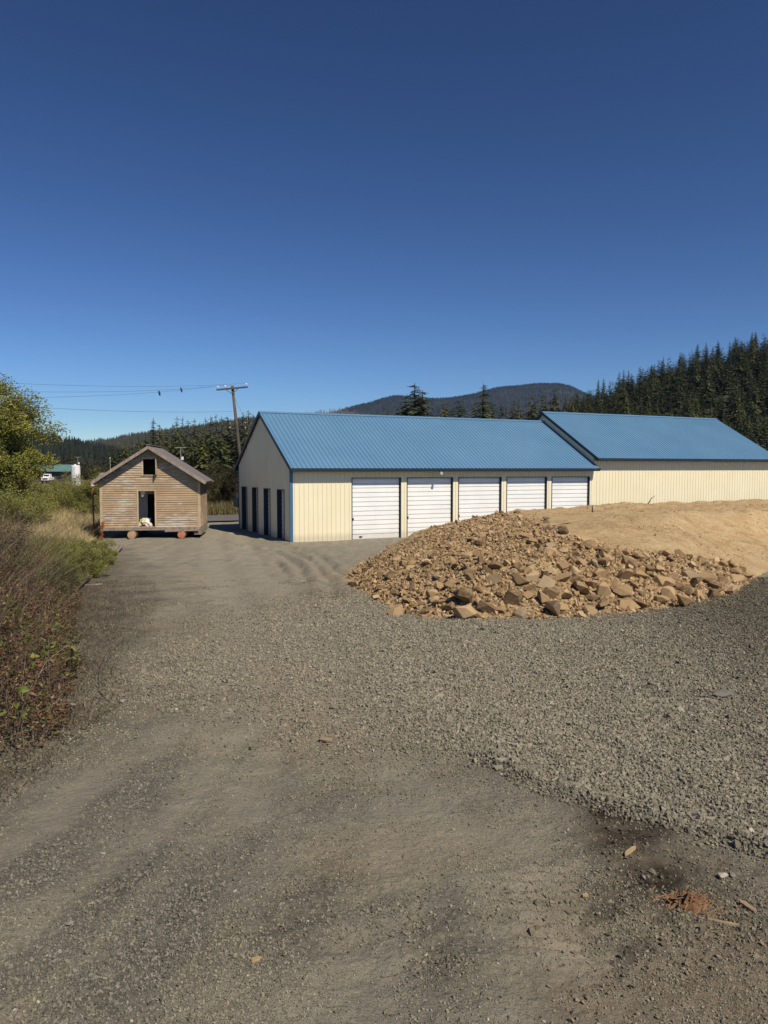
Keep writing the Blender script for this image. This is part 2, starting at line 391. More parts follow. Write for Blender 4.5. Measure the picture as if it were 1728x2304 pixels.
m_stone = M('loose_gravel', (.2, .2, .2), .9, .2); L(m_stone, attr(m_stone, 'col').outputs['Color'], bsdf(m_stone).inputs['Base Color'])
m_leaf = leafmat('leaves'); m_grass = leafmat('grass_blades', trans=.3); m_need = leafmat('needles', trans=.06, rough=.8)
nt_ = m_need.node_tree; av = attr(m_need, 'col').outputs['Color']; rnd = N(m_need, 'ShaderNodeObjectInfo').outputs['Random']
tintn = ramp(m_need, rnd, [(0, (.55, .6, .62)), (.35, (.9, .92, .9)), (.7, (1.25, 1.2, 1.0)), (.92, (1.7, 1.45, 1.0)), (1, (1.3, 1.0, .8))])
vv_ = mix(m_need, 1.0, av, tintn, 'MULTIPLY'); L(m_need, vv_, bsdf(m_need).inputs['Base Color'])
m_bark = noisy('bark', (.10, .075, .055), (.17, .13, .10), 8, bmp=.5, stretch=(1, 1, .3))
m_cream = noisy('cream_steel', (.80, .72, .50), (.84, .76, .55), .7, .45, .4)
def dirty(m, h=.35, col=(.33, .29, .22)):
    p = m.node_tree.nodes['Principled BSDF']; src = p.inputs['Base Color'].links[0].from_socket
    sx = N(m, 'ShaderNodeSeparateXYZ'); L(m, coord(m, 'Object'), sx.inputs[0])
    ad = N(m, 'ShaderNodeMath', operation='MULTIPLY_ADD'); L(m, noise(m, 3.5, 6, .7, coord(m, 'Object')), ad.inputs[0]); ad.inputs[1].default_value = -.35; L(m, sx.outputs[2], ad.inputs[2])
    f = ramp(m, ad.outputs[0], [(0, (.35, .35, .35)), (.25, (0, 0, 0))]); c_ = mix(m, f, src, col)
    st_ = noise(m, 1.2, 5, .7, coord(m, 'Object', (3.5, 3.5, .25))); c_ = mix(m, ramp(m, st_, [(.55, (0, 0, 0)), (.8, (.16, .16, .16))]), c_, (.45, .40, .30))
    L(m, c_, p.inputs['Base Color'])
dirty(m_cream)
m_white = noisy('white_steel', (.86, .86, .84), (.80, .80, .78), .8, .4, .4)
dirty(m_white)
m_roof = noisy('blue_roof_steel', (.100, .215, .350), (.118, .24, .375), .35, .45, .4)
m_trim_shaded = noisy('shaded_trim_steel', (.012, .022, .042), (.016, .028, .052), 1.5, .45, .4)  # blue trim paint darkened: eave and jamb shade put into the colour
m_dark = noisy('dark_metal', (.015, .015, .017), (.03, .03, .03), 3, .5, .4)
m_conc = noisy('concrete', (.30, .29, .27), (.38, .37, .34), 3)
m_wood = noisy('weathered_wood', (.20, .155, .115), (.33, .27, .21), 9, bmp=.5, stretch=(1, 1, .2))
m_pole = noisy('pole_wood', (.065, .052, .040), (.14, .11, .085), 7, bmp=.5, stretch=(1, 1, .12))
m_porc = M('porcelain', (.80, .82, .85), .15, .6)
m_wire = M('wire_metal', (.06, .07, .08), .5, .5)
m_teal = noisy('teal_roof', (.10, .20, .19), (.13, .24, .225), .5, .5)
m_asph = noisy('asphalt', (.12, .115, .105), (.16, .15, .14), 2, bmp=.3, bscale=60)

# ------------------------------------------------------------------ ground sheet
rs = [0.0, .6, 1.1, 1.5, 1.8]; r = 2.0
while r < 5200:
    rs.append(r)
    dr = r*r/1000 if r < 15.5 else (.26 if r < 62 else r*.05)
    r += min(max(dr, .004), 1e9)
rs = np.array(rs)
an = np.concatenate([np.arange(-180, -32, 4.0), np.arange(-32, 32, .095), np.arange(32, 180, 4.0)])
an = np.radians(an); RR, AA = np.meshgrid(rs, an, indexing='ij')
X = RR*np.sin(AA); Y = RR*np.cos(AA)
Z = base(X, Y)+detail(X, Y, RR)
Z[RR > 70] = (base(X, Y)+.25*fbm(X*.02, Y*.02, 3, 2))[RR > 70]
# keep the sheet below the fill mound and the slabs
mh, msd = mound(X, Y)
Z = Z-.25*sst(.9, 1.8, msd)
gr, g2, st, dmp, org = masks(X, Y)
tan_ = (1-sst(2.5, 6.0, X-.15*Y+1.5))*sst(-.2, .2, 1*gr-.2)
field = np.clip(sst(0, 2.5, poly_sd(X, Y, [(-60, 14), (-11.5, 16), (-10.4, 24), (-12.2, 34), (-14.5, 44), (-60, 70)]))+sst(3, 4.5, (X*G[0]+Y*G[1])-(A0[0]*G[0]+A0[1]*G[1])-17.5), 0, 1)
field[RR > 90] = 1
mk1 = np.stack([np.clip(gr+.9*g2, 0, 1), st, dmp], -1).reshape(-1, 3)
mk2 = np.stack([tan_, org, field], -1).reshape(-1, 3)
rm = rutmask(X, Y)*(1-.75*st); br_, sp__ = extra(X, Y); mk3 = np.stack([rm, br_, sp__], -1).reshape(-1, 3)
nr, na = X.shape
idx = np.arange(nr*na).reshape(nr, na)
nx = np.roll(idx, -1, axis=1)
Fq = np.stack([idx[:-1, :], nx[:-1, :], nx[1:, :], idx[1:, :]], -1).reshape(-1, 4)
g = npmesh('ground', np.stack([X, Y, Z], -1).reshape(-1, 3), Fq[:, ::-1], mg, None, {'mask': mk1, 'mask_two': mk2, 'mask_three': mk3}, smooth=True)
tag(g, kind='structure')

# asphalt road behind the buildings
V = []; Fc = []
ss = np.arange(-60, 160, 2.0)
for i, s in enumerate(ss):
    for t in (14.6, 17.6, 20.6):
        x, y = bw(s, t); V.append((x, y, float(base(x, y))+.03+(.03 if t == 17.6 else 0)+.06))
for i in range(len(ss)-1):
    for j in range(2): a = i*3+j; Fc.append((a, a+3, a+4, a+1))
tag(npmesh('road', V, Fc, m_asph), kind='structure')

# fill mound sheet
gx = np.arange(-2, 62, .11); gy = np.arange(11, 62, .11)
GX, GY = np.meshgrid(gx, gy, indexing='ij'); hz, sd = mound(GX, GY)
fin = np.clip(sd, 0, 1)
hz = hz+fin*(.09*fbm(GX*3, GY*3, 3, 4)+.02*np.clip(fbm(GX*1.1, GY*5, 3, 12), -1, .4)+.04*fbm(GX*8, GY*8, 2, 88))
# rough churned crest near the building
hz = hz+sst(.2, .8, fin)*.12*np.clip(fbm(GX*2.2, GY*2.2, 3, 31), 0, 1)*(1-sst(1.5, 4, sd))*(GY > 30)
hz = np.where(sd < .02, base(GX, GY)-.12, hz)
keep = sd > -.5
ii = np.arange(GX.size).reshape(GX.shape)
q = np.stack([ii[:-1, :-1], ii[1:, :-1], ii[1:, 1:], ii[:-1, 1:]], -1); kk = keep[:-1, :-1] & keep[1:, :-1] & keep[1:, 1:] & keep[:-1, 1:]
q = q[kk]; used = np.unique(q); rem = np.zeros(GX.size, int); rem[used] = np.arange(len(used))
P = np.stack([GX, GY, hz], -1).reshape(-1, 3)[used]
mo = npmesh('dirt_mound', P, rem[q], md, smooth=True); tag(mo, kind='structure')
def mound_z(x, y):
    h, s = mound(x, y); return np.where(s > 0, h, base(x, y))

# ------------------------------------------------------------------ stones
def hull(seed, n=14, flat=1.0):
    r_ = np.random.default_rng(seed); p = r_.normal(size=(n, 3)); p /= np.linalg.norm(p, axis=1)[:, None]
    p *= r_.uniform(.75, 1.0, (n, 1)); p[:, 2] *= flat; p = np.sign(p)*np.abs(p)**.85
    bm = bmesh.new(); [bm.verts.new(v) for v in p]
    bmesh.ops.convex_hull(bm, input=bm.verts)
    bmesh.ops.triangulate(bm, faces=bm.faces)
    bm.verts.ensure_lookup_table(); bm.verts.index_update()
    V = np.array([v.co[:] for v in bm.verts]); Fc = np.array([[v.index for v in f.verts] for f in bm.faces]); bm.free()
    us = np.unique(Fc); mp = np.zeros(len(V), int); mp[us] = np.arange(len(us))
    return V[us], mp[Fc]
TPL = [hull(100+i, 9) for i in range(8)]
def randrot(n, rg):
    q = rg.normal(size=(n, 4)); q /= np.linalg.norm(q, axis=1)[:, None]; w_, x, y, z = q.T
    return np.stack([np.stack([1-2*(y*y+z*z), 2*(x*y-z*w_), 2*(x*z+y*w_)], -1), np.stack([2*(x*y+z*w_), 1-2*(x*x+z*z), 2*(y*z-x*w_)], -1),
                     np.stack([2*(x*z-y*w_), 2*(y*z+x*w_), 1-2*(x*x+y*y)], -1)], 1)
def scatter(name, pos, size, col, m, tpl=TPL, flat=(.5, 1), rg=rng):
    n = len(pos); k = rg.integers(0, len(tpl), n); Vs = []; Fs = []; Cs = []; off = 0
    for t, (V, Fc) in enumerate(tpl):
        s = np.where(k == t)[0]; m_ = len(s)
        if not m_: continue
        sc = size[s, None]*np.stack([rg.uniform(.8, 1.3, m_), rg.uniform(.65, 1, m_), rg.uniform(*flat, m_)], -1)
        W = np.einsum('nij,nkj->nki', randrot(m_, rg), V[None]*sc[:, None, :])+pos[s][:, None, :]
        Vs.append(W.reshape(-1, 3)); Fs.append((Fc[None]+off+(np.arange(m_)*len(V))[:, None, None]).reshape(-1, 3))
        Cs.append(np.repeat(col[s], len(V), 0)); off += m_*len(V)
    return npmesh(name, np.vstack(Vs), np.vstack(Fs), m, None, {'col': np.vstack(Cs)})

def visible_points(n, y0, y1, pw, rg=rng):
    """random plan points over the wedge the photo shows, denser near"""
    u = rg.random(n); y = (y0**pw+(y1**pw-y0**pw)*u)**(1/pw)
    x = y*rg.uniform(-.56, .56, n); return x, y
x, y = visible_points(420000, 2.0, 21, 0.35)
gr, g2, st, dmp, org = masks(x, y)
den = np.clip(.05+.55*sst(.02, .22, fbm(x*.9, y*1.3, 4, 91))+.95*gr+.45*g2*(fbm(x*1.5, y*1.5, 3, 90) > -.05)+.5*st+.03*org, 0, 1)
den = den*(1-.8*rutmask(x, y)*(1-st))*(1-.8*dmp); d1, _ = line_d(x, y, BERM); den = np.where(d1 < .12, 1, den)
md_, sdm = mound(x, y)
ok = (rng.random(len(x)) < den) & (sdm < .1)
x = x[ok]; y = y[ok]; gr = gr[ok]; g2 = g2[ok]; st = st[ok]; d1 = d1[ok]
rr = np.hypot(x, y)
size = .0045+.0095*rng.random(len(x))**1.8+.0009*rr*rng.random(len(x))
size *= (1+.25*gr)
size = np.where(d1 < .12, size*1.35, size)
size = np.where(rng.random(len(x)) < .004, size*2.2, size)
size = np.where((gr < .3), size*.75, size)
v = rng.random((len(x), 1)); base_c = np.array([[.105, .097, .078]])+v*np.array([[.15, .137, .105]])
tanf = (1-sst(2.5, 6.0, x-.15*y+1.5))[:, None]*gr[:, None]*.75
base_c = base_c*(1-.32*sst(0, 5, x-.1*y))[:, None]*np.array([[1.02, 1, .93]])
base_c = base_c*(1-tanf)+tanf*(np.array([[.26, .235, .18]])*(0.7+.65*v))
wht = rng.random((len(x), 1)) < .004; base_c = np.where(wht, np.array([[.42, .39, .32]]), base_c)
orj = rng.random((len(x), 1)) < .006; base_c = np.where(orj, np.array([[.28, .21, .13]]), base_c)
blu = (st[:, None] > .3); base_c = np.where(blu, base_c*np.array([[.95, .97, 1.04]]), base_c)
o = scatter('gravel_stones', np.stack([x, y, ground_z(x, y)+size*.25], -1), size, base_c, m_stone)
tag(o, 'grey crushed gravel stones scattered over the yard', 'gravel', kind='stuff')

# fine grit close to the camera
x, y = visible_points(150000, 2.0, 7.5, .5); rm = rutmask(x, y); gr, g2, st, dmp, org = masks(x, y)
k = rng.random(len(x)) < np.clip(.35+.65*sst(-.05, .2, fbm(x*1.7, y*1.7, 4, 92))+.5*st-.45*rm-.7*dmp, .05, 1); x, y, st = x[k], y[k], st[k]; n = len(x)
size = (.0016+.0042*rng.random(n)**1.8)*(1+.07*y); v = rng.random((n, 1))
gc_ = np.array([[.13, .12, .094]])+v*np.array([[.20, .185, .145]]); gc_ = np.where(st[:, None] > .3, gc_*np.array([[.78, .79, .84]]), gc_)
tag(scatter('fine_grit', np.stack([x, y, ground_z(x, y)+size*.3], -1), size, gc_, m_stone), 'fine grit and tiny stones on the near track', 'grit', kind='stuff')

x, y = visible_points(60000, 2.0, 6.5, .6); bz, _ = extra(x, y); gr, g2, st, dmp, org = masks(x, y)
k = rng.random(len(x)) < .55*np.clip(bz+dmp*.8, 0, 1)*sst(-.08, .18, fbm(x*3.2, y*3.2, 4, 93)); x, y, dmp = x[k], y[k], dmp[k]; n = len(x)
size = .003+.015*rng.random(n)**3; v = rng.random((n, 1)); cc_ = (np.array([[.12, .095, .065]])+v*np.array([[.14, .115, .08]]))*(1-.65*dmp[:, None])
tag(scatter('soil_clods', np.stack([x, y, ground_z(x, y)+size*.2], -1), size, cc_, m_stone), 'crumbly brown soil clods in the disturbed lower right corner', 'clods', kind='stuff')

# rock pile on the flank of the mound
ROCKPX = [(782, 1296), (812, 1270), (893, 1228), (975, 1184), (1046, 1156), (1120, 1150), (1190, 1168), (1250, 1190), (1330, 1222), (1406, 1240), (1500, 1250), (1562, 1257), (1640, 1268),
          (1690, 1300), (1660, 1332), (1550, 1358), (1400, 1384), (1250, 1396), (1100, 1398), (950, 1392), (870, 1368), (818, 1336), (790, 1314)]
# larger rocks: 300 individual things
protoR = []
for i in range(12):
    V, Fc = hull(500+i, 13 if i % 3 else 18, 1.0)
    me = bpy.data.meshes.new('rock'); me.from_pydata(V.tolist(), [], Fc.tolist())
    bm = bmesh.new(); bm.from_mesh(me)
    bmesh.ops.dissolve_limit(bm, angle_limit=.3, verts=bm.verts, edges=bm.edges)
    bmesh.ops.bevel(bm, geom=list(bm.edges), offset=.035, segments=1, affect='EDGES')
    bm.to_mesh(me); bm.free(); me.materials.append(m_rock); protoR.append(me)
def rock_points(n):
    x = rng.uniform(-2.5, 13, n); y = 12.3+(rng.random(n)**1.25)*17
    z = mound_z(x, y); u, v_ = proj(np.stack([x, y, z], -1))
    s = poly_sd(u, v_, ROCKPX); _, sd_ = mound(x, y)
    k = (s+rng.normal(0, 5, n) > 0); return x[k], y[k], z[k], u[k], v_[k], s[k]
x, y, z, u, v_, s = rock_points(60000)
front = sst(1180, 1380, v_)*.65+.35*sst(900, 1300, u)
order = rng.random(len(x)) < (.04+.96*front**1.7)
x1, y1, z1, u1, v1, f1 = [a[order] for a in (x, y, z, u, v_, front)]
sel = []; px_, py_, sz_ = [], [], []
for i in range(len(x1)):
    r_ = (.07+.135*f1[i]**1.5*rng.random()**.8+ .03*rng.random())*(1.35 if rng.random() < .08 else 1)
    if all((x1[i]-a)**2+(y1[i]-b)**2 > (.86*(r_+c))**2 for a, b, c in zip(px_[-400:], py_[-400:], sz_[-400:])):
        px_.append(x1[i]); py_.append(y1[i]); sz_.append(r_); sel.append(i)
    if len(sel) >= 300: break
for j, i in enumerate(sel):
    r_ = sz_[j]; me = protoR[j % 12]
    o = bpy.data.objects.new('rock', me); o.location = (x1[i], y1[i], z1[i]+r_*.62)
    o.rotation_euler = (rng.uniform(-.5, .5)+(.3 if j % 4 else 1.2), rng.uniform(-.5, .5), rng.uniform(0, 6.28))
    o.scale = (r_*rng.uniform(1.05, 1.5), r_*rng.uniform(.8, 1.1), r_*rng.uniform(.55, .85))
    link(o); tag(o, 'angular tan rock among the larger broken rocks covering the pile', 'rock', 'larger rocks of the tan rock pile')
# named rocks that stand out
for (pxx, pyy, rr_, sc, rot, lab) in [
    (1494, 1318, .23, (1.5, 1.0, .75), (1.0, .2, .6), 'large pale slab rock standing at the right front of the pile'),
    (1436, 1300, .21, (1.3, .9, 1.0), (.5, .4, 2.2), 'large upright tan boulder with flat face right of pile centre'),
    (1095, 1376, .2, (1.1, .9, 1.0), (.9, .1, .3), 'brown rounded boulder at the front foot of the pile'),
    (1412, 1372, .2, (1.6, .9, .7), (.5, 0, .2), 'grey weathered boulder at the front right foot of the pile'),
    (815, 1272, .14, (1.2, .9, .9), (.2, .5, 1.0), 'lone squarish rock near the left tip of the pile')]:
    # find the surface point under that pixel
    rv = ray(pxx, pyy); t = 8.0
    while t < 40 and H+rv[2]*t > float(mound_z(np.array(rv[0]*t), np.array(rv[1]*t))): t += .03
    o = bpy.data.objects.new('rock', protoR[int(pxx) % 12]); o.location = (rv[0]*t, rv[1]*t, H+rv[2]*t+.05)
    o.scale = tuple(rr_*q_ for q_ in sc); o.rotation_euler = rot; link(o); tag(o, lab, 'rock')
x, y, z, u, v_, s = rock_points(170000)
front = sst(1180, 1380, v_)*.65+.35*sst(900, 1300, u)
n = len(x); keep = rng.random(n) < .95; x, y, z, front, s = x[keep], y[keep], z[keep], front[keep], s[keep]; n = len(x)
size = (.015+.085*rng.random(n)**2.0*(.42+.5*front))
size *= np.where(s < 0, .6, 1)
TPL2 = [hull(300+i, 10) for i in range(8)]
rc = rng.random((n, 1))
o = scatter('rubble', np.stack([x, y, z+size*rng.uniform(-.3, .9-.5*front, n)], -1), size, np.hstack([rc, rc, rc]), m_rock_s, TPL2, (.5, .9))
tag(o, 'small broken tan rocks filling the pile between the larger ones', 'rubble', kind='stuff')

x = rng.uniform(-1, 34, 60000); y = rng.uniform(13, 46, 60000); z, sdm = mound(x, y); k = (sdm > .3) & (rng.random(60000) < .08+1.1*np.clip(fbm(x*.5, y*.5, 3, 55)+.1, 0, 1)); x, y, z = x[k], y[k], z[k]; n = len(x)
rc = rng.random((n, 1)); size = .008+.026*rng.random(n)**3+.0004*y
tag(scatter('dirt_clods', np.stack([x, y, z+size*.3], -1), size, np.hstack([rc, rc, rc])*.6+.4, rockmat('clod_dirt', True), TPL, (.5, .9)), 'small clods and stones scattered over the tan dirt mound', 'clods', kind='stuff')

# ------------------------------------------------------------------ storage buildings
def ribs(s0, s1, pitch=.2286, h=.02, wb=.055, wt=.02, phase=0.0):
    """profile (s, offset) of ribbed steel between s0 and s1"""
    pts = [(s0, 0.0)]; k = math.ceil((s0-phase+.03)/pitch)
    while phase+k*pitch < s1-.03:
        c_ = phase+k*pitch; pts += [(c_-wb/2, 0), (c_-wt/2, h), (c_+wt/2, h), (c_+wb/2, 0)]; k += 1
    pts.append((s1, 0.0)); pts = [p for p in pts if s0 <= p[0] <= s1]
    return pts
def ribwall(mb, o, du, dn, s0, s1, zb, zt):
    """vertical ribbed steel: o origin, du along, dn outward, zt may be a function of s"""
    p = ribs(s0, s1); b = len(mb.v)
    ft = zt if callable(zt) else (lambda s_: zt)
    for s_, h in p:
        x_, y_ = o[0]+du[0]*s_+dn[0]*h, o[1]+du[1]*s_+dn[1]*h
        mb.v += [(x_, y_, zb), (x_, y_, ft(s_))]
    for i in range(len(p)-1): mb.f.append((b+2*i, b+2*i+2, b+2*i+3, b+2*i+1))
def gable_building(name, length, depth, eave, rise_k, ov, s_over, front_doors, side_doors, label, s_org, left_over):
    """local frame: x along the front, y to the rear; front wall at y=0 facing -y"""
    ox, oy = bw(s_org, 0)
    root = empty(name, (ox, oy, 0), BROT, label, 'storage building')
    half = depth/2; apex = eave+half*rise_k
    # front wall around the door openings
    mb = MB(); s = 0.0; dh = 2.97
    for (a, b) in front_doors:
        ribwall(mb, (0, 0), (1, 0), (0, -1), s, a, -.15, eave); ribwall(mb, (0, 0), (1, 0), (0, -1), a, b, dh, eave); s = b
    ribwall(mb, (0, 0), (1, 0), (0, -1), s, length, -.15, eave)
    ribwall(mb, (0, depth), (1, 0), (0, 1), 0, length, -.15, eave)
    top = lambda t: eave+min(t, depth-t)*rise_k
    def gwall(xo, nx, t0, t1, zb, ft):
        for (u0, u1) in ((t0, min(t1, half)), (max(t0, half), t1)):
            if u1 > u0+1e-3: ribwall(mb, (xo, 0), (0, 1), (nx, 0), u0, u1, zb, ft)
    t = 0.0; sh = 2.40
    for (a, b) in side_doors:
        gwall(0, -1, t, a, -.15, top); gwall(0, -1, a, b, sh, top); t = b
    gwall(0, -1, t, depth, -.15, top); gwall(length, 1, 0, depth, -.15, top)
    mb.build('wall', m_cream, root)
    # dark inner shell so no light leaks through openings
    # roof: two ribbed slopes, closed underneath
    rb = MB(); k = rise_k; th = .03; x0, x1 = -left_over, length+s_over
    pr = ribs(x0, x1, .2286, .026, .05, .02)
    for sgn in (-1, 1):
        ye = -ov if sgn < 0 else depth+ov; ze = eave-ov*k+.12; zr = apex+.12
        nrm = Vector((0, sgn*k, 1)).normalized(); b = len(rb.v)
        for s_, h in pr:
            for (yy, zz) in ((ye, ze), (half, zr)):
                rb.v.append((s_, yy+nrm.y*h, zz+nrm.z*h))
        for i in range(len(pr)-1): rb.f.append((b+2*i, b+2*i+2, b+2*i+3, b+2*i+1))
    roof = rb.build('roof', m_roof, root)
    # ridge cap
    rc_ = MB(); zr = apex+.155
    for sgn in (-1, 1):
        rc_.poly([(x0-.01, half, zr), (x1+.01, half, zr), (x1+.01, half+sgn*.17, zr-.17*k), (x0-.01, half+sgn*.17, zr-.17*k)])
    rc_.build('ridge_cap', m_roof, roof)
    # soffit, eave fascia and rake fascia
    fb = MB()
    for sgn in (-1, 1):
        ye = -ov if sgn < 0 else depth+ov; yw = 0.0 if sgn < 0 else depth; ze = eave-ov*k
        fb.bar((x0, ye-sgn*.03, ze+.03), (x1, ye-sgn*.03, ze+.03), .03, .13)
        fb.poly([(x0, ye, ze), (x1, ye, ze), (x1, yw, ze+.01), (x0, yw, ze+.01)])
        for xx in (x0-.016, x1+.016):
            a = Vector((xx, ye, ze+.035)); b_ = Vector((xx, half, apex+.035)); fb.bar(a, b_, .03, .16)
        for (xa, xb) in ((x0, 0), (length, x1)):
            if xb-xa > .03: fb.poly([(xa, ye, ze-.01), (xb, ye, ze-.01), (xb, half, apex-.01), (xa, half, apex-.01)])
    fb.build('fascia', m_trim_shaded, root)
    # corner trims
    for (xx, yy, zt) in (((0, 0, eave), (0, depth, eave)) if s_org == 0 else ((length, 0, eave), (length, depth, eave))):
        c_ = MB(); sx = -1 if xx == 0 else 1; sy = -1 if yy == 0 else 1
        xa, xb = sorted((xx+sx*.03, xx-sx*.12)); ya, yb = sorted((yy+sy*.03, yy-sy*.012))
        c_.box(xa, xb, ya, yb, -.1, zt-.05)
        xa, xb = sorted((xx+sx*.028, xx-sx*.012)); ya, yb = sorted((yy-sy*.012, yy-sy*.04))
        c_.box(xa, xb, ya, yb, -.1, zt-.05)
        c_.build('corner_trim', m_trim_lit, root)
    def slats(mb, a0, a1, zt, dep, axis):
        """roll-up curtain of slats, dep behind the wall plane"""
        z_ = 0.02; hh = .225
        prof = []
        while z_ < zt+.1:
            prof += [(z_, 0.0), (z_+.02, .020), (z_+hh-.03, .014), (z_+hh-.022, -.012), (z_+hh-.004, -.012)]; z_ += hh
        b = len(mb.v)
        for (zz, h) in prof:
            for a_ in (a0, a1):
                mb.v.append((a_, dep-h, zz) if axis == 'x' else (dep-h, a_, zz))
        for i in range(len(prof)-1): mb.f.append((b+2*i, b+2*i+1, b+2*i+3, b+2*i+2))
    for i, (a, b) in enumerate(front_doors):
        d_ = MB(); slats(d_, a+.02, b-.02, dh, .13, 'x')
        dr = d_.build('roll_up_door', m_white, root)
        br = MB(); br.box(a+.04, b-.04, .102, .115, .015, .085); br.build('bottom_bar', m_white, dr)
        hd = MB(); hd.box(a+.40, a+.56, .080, .101, .10, .15); hd.box(a+.46, a+.50, .065, .079, .09, .16); hd.build('handle', m_dark, dr)
        lt = MB(); lt.box(a+.05, a+.12, .09, .11, .95, 1.05); lt.build('latch', m_dark, dr)
        j = MB(); j.box(a-.03, a, -.028, .16, -.02, dh+.03); j.box(b, b+.03, -.028, .16, -.02, dh+.03)
        j.box(a, b, -.028, .16, dh, dh+.03); j.build('door_frame', m_trim_shaded, root)
    for i, (a, b) in enumerate(side_doors):
        d_ = MB(); slats(d_, a+.02, b-.02, sh, .22, 'y')
        dr = d_.build('walk_in_door', m_white, root)
        j = MB(); j.box(-.028, .25, a-.04, a, -.02, sh+.04); j.box(-.028, .25, b, b+.04, -.02, sh+.04)
        j.box(-.028, .25, a, b, sh, sh+.04); j.build('door_frame', m_trim_shaded, root)
    # slab
    fl = MB(); fl.box(.03, length-.03, .03, depth-.03, -.25, .0); fl.build('floor_slab', m_conc, root)
    return root
m_trim_lit = noisy('corner_trim_steel', (.05, .13, .24), (.055, .145, .26), 1.5, .4, .5)  # lit copy of the trim paint, without the shade darkening
fd = [(3.12+2.985*i, 3.12+2.985*i+2.6) for i in range(5)]
sdr = [(.92, 1.95), (3.2, 4.23), (5.4, 6.43), (7.57, 8.6)]
b1_ = gable_building('storage_building', 18.0, 9.3, 3.62, .567, .5, 0.0, fd, sdr,
    'long cream steel storage building with blue ribbed roof and five white roll-up doors', 0, .12)
b2_ = gable_building('storage_building', 14.9, 9.3, 4.19, .567, .5, .12, [], [],
    'taller cream steel storage building with blue roof behind the dirt mound, no doors in view', 18.0, .12)
# flood light under the front eave
fx = empty('flood_light', (*bw(7.75, -.46), 3.27), BROT, 'small white flood light under the blue eave above the second roll-up door', 'flood light')
q = MB(); q.box(-.05, .05, -.02, .08, 0, .05); q.build('bracket', m_dark, fx)
q = MB(); q.tube([(0, .05, -.02), (0, -.11, -.07)], [.05, .075], 10); q.build('lamp_head', m_white, fx)
# dark cabinet at the rear corner
cb = empty('wall_cabinet', (*bw(.15, 9.36), 0), BROT, 'black metal cabinet sticking out past the rear left corner of the long storage building', 'cabinet')
q = MB(); q.box(-.2, .5, .02, 1.15, 1.2, 1.68); q.build('cabinet_body', m_dark, cb)
q = MB(); q.box(-.05, .0, .9, .95, 1.685, 1.98); q.build('post', m_white, cb)
q = MB(); q.box(-.22, .52, .0, 1.17, 1.681, 1.70); q.build('lid', m_dark, cb)

# ------------------------------------------------------------------ old shed on skids
m_side = M('peeling_siding', (.5, .35, .2), .85, .2)
oc = coord(m_side, 'Object', (.5, .5, 1)); ocs = coord(m_side, 'Object', (.55, .55, 3.2))
c = ramp(m_side, noise(m_side, 1.3, 4, .6, oc), [(.3, (.34, .235, .14)), (.7, (.46, .335, .205))])
bigp = noise(m_side, .9, 3, .5, coord(m_side, 'Object', (.6, .6, .8)))
plr = noise(m_side, 2.7, 8, .75, ocs)
addn = N(m_side, 'ShaderNodeMath', operation='MULTIPLY_ADD'); L(m_side, bigp, addn.inputs[0]); addn.inputs[1].default_value = .55; L(m_side, plr, addn.inputs[2]); pl = addn.outputs[0]
c = mix(m_side, ramp(m_side, pl, [(.80, (0, 0, 0)), (.86, (.9, .9, .9))]), c, (.52, .46, .39))
pl2 = noise(m_side, 1.9, 8, .75, coord(m_side, 'Object', (.6, .6, 5)))
c = mix(m_side, ramp(m_side, pl2, [(.575, (0, 0, 0)), (.62, (1, 1, 1))]), c, (.22, .19, .17))
L(m_side, c, bsdf(m_side).inputs['Base Color'])
L(m_side, bump(m_side, pl, .3, .01), bsdf(m_side).inputs['Normal'])
m_tantrim = noisy('tan_trim_board', (.44, .30, .17), (.58, .46, .33), 5, stretch=(2, 2, .5))
m_shroof = noisy('brown_sheet_roof', (.17, .14, .13), (.22, .185, .17), 1.2, .6, .35)
m_rake = noisy('grey_rake_board', (.22, .18, .15), (.36, .30, .25), 4, stretch=(3, 3, .4))
m_int = noisy('interior_boards', (.10, .085, .07), (.16, .13, .10), 3)
m_plaster = noisy('interior_plaster', (.62, .60, .54), (.72, .70, .64), 2)
SW, SL, Z0 = 4.74, 3.3, .55
shx = atY(227.5, 1187, 36.5).x
shed = empty('wooden_shed', (shx, 36.5, 0), .139*-1*-1, 'small tan clapboard shed with peeling paint raised on log skids', 'shed')
EV, AP = 2.90, 4.44     # wall top at the eaves and at the apex
door = (1.79, 2.57, .60, 2.36); win = (2.04, 2.62, 3.16, 3.93)
def lapwall(mb, axis, off, nsg, w0, w1, z0, topf, openings, step=.112):
    z_ = z0; lap = .042
    while z_ < topf((w0+w1)/2)-.005 or z_ < max(topf(w0), topf(w1)):
        z1_ = z_+step; zm = z_+step/2
        # span allowed by the roof line
        a, b = w0, w1; sm = np.linspace(w0, w1, 241); okk = [s_ for s_ in sm if topf(s_) >= zm]
        if not okk: break
        a, b = okk[0], okk[-1]; segs = [(a, b)]
        for (oa, ob, oz0, oz1) in openings:
            if oz0-.001 < zm < oz1+.001:
                segs = [t for (p, q_) in segs for t in ((p, min(q_, oa)), (max(p, ob), q_)) if t[1]-t[0] > .02]
        for (p, q_) in segs:
            def P3(s_, d_, zz): return (s_, off+nsg*d_, zz) if axis == 'x' else (off+nsg*d_, s_, zz)
            mb.poly([P3(p, lap, z_), P3(q_, lap, z_), P3(q_, .004, z1_), P3(p, .004, z1_)])
            mb.poly([P3(p, 0, z_), P3(q_, 0, z_), P3(q_, lap, z_), P3(p, lap, z_)])
            mb.poly([P3(p, -.04, z_), P3(q_, -.04, z_), P3(q_, -.04, z1_), P3(p, -.04, z1_)])
        z_ = z1_
half = SW/2; ts = lambda s_: AP-(AP-EV)/half*abs(s_-half)
mb = MB()
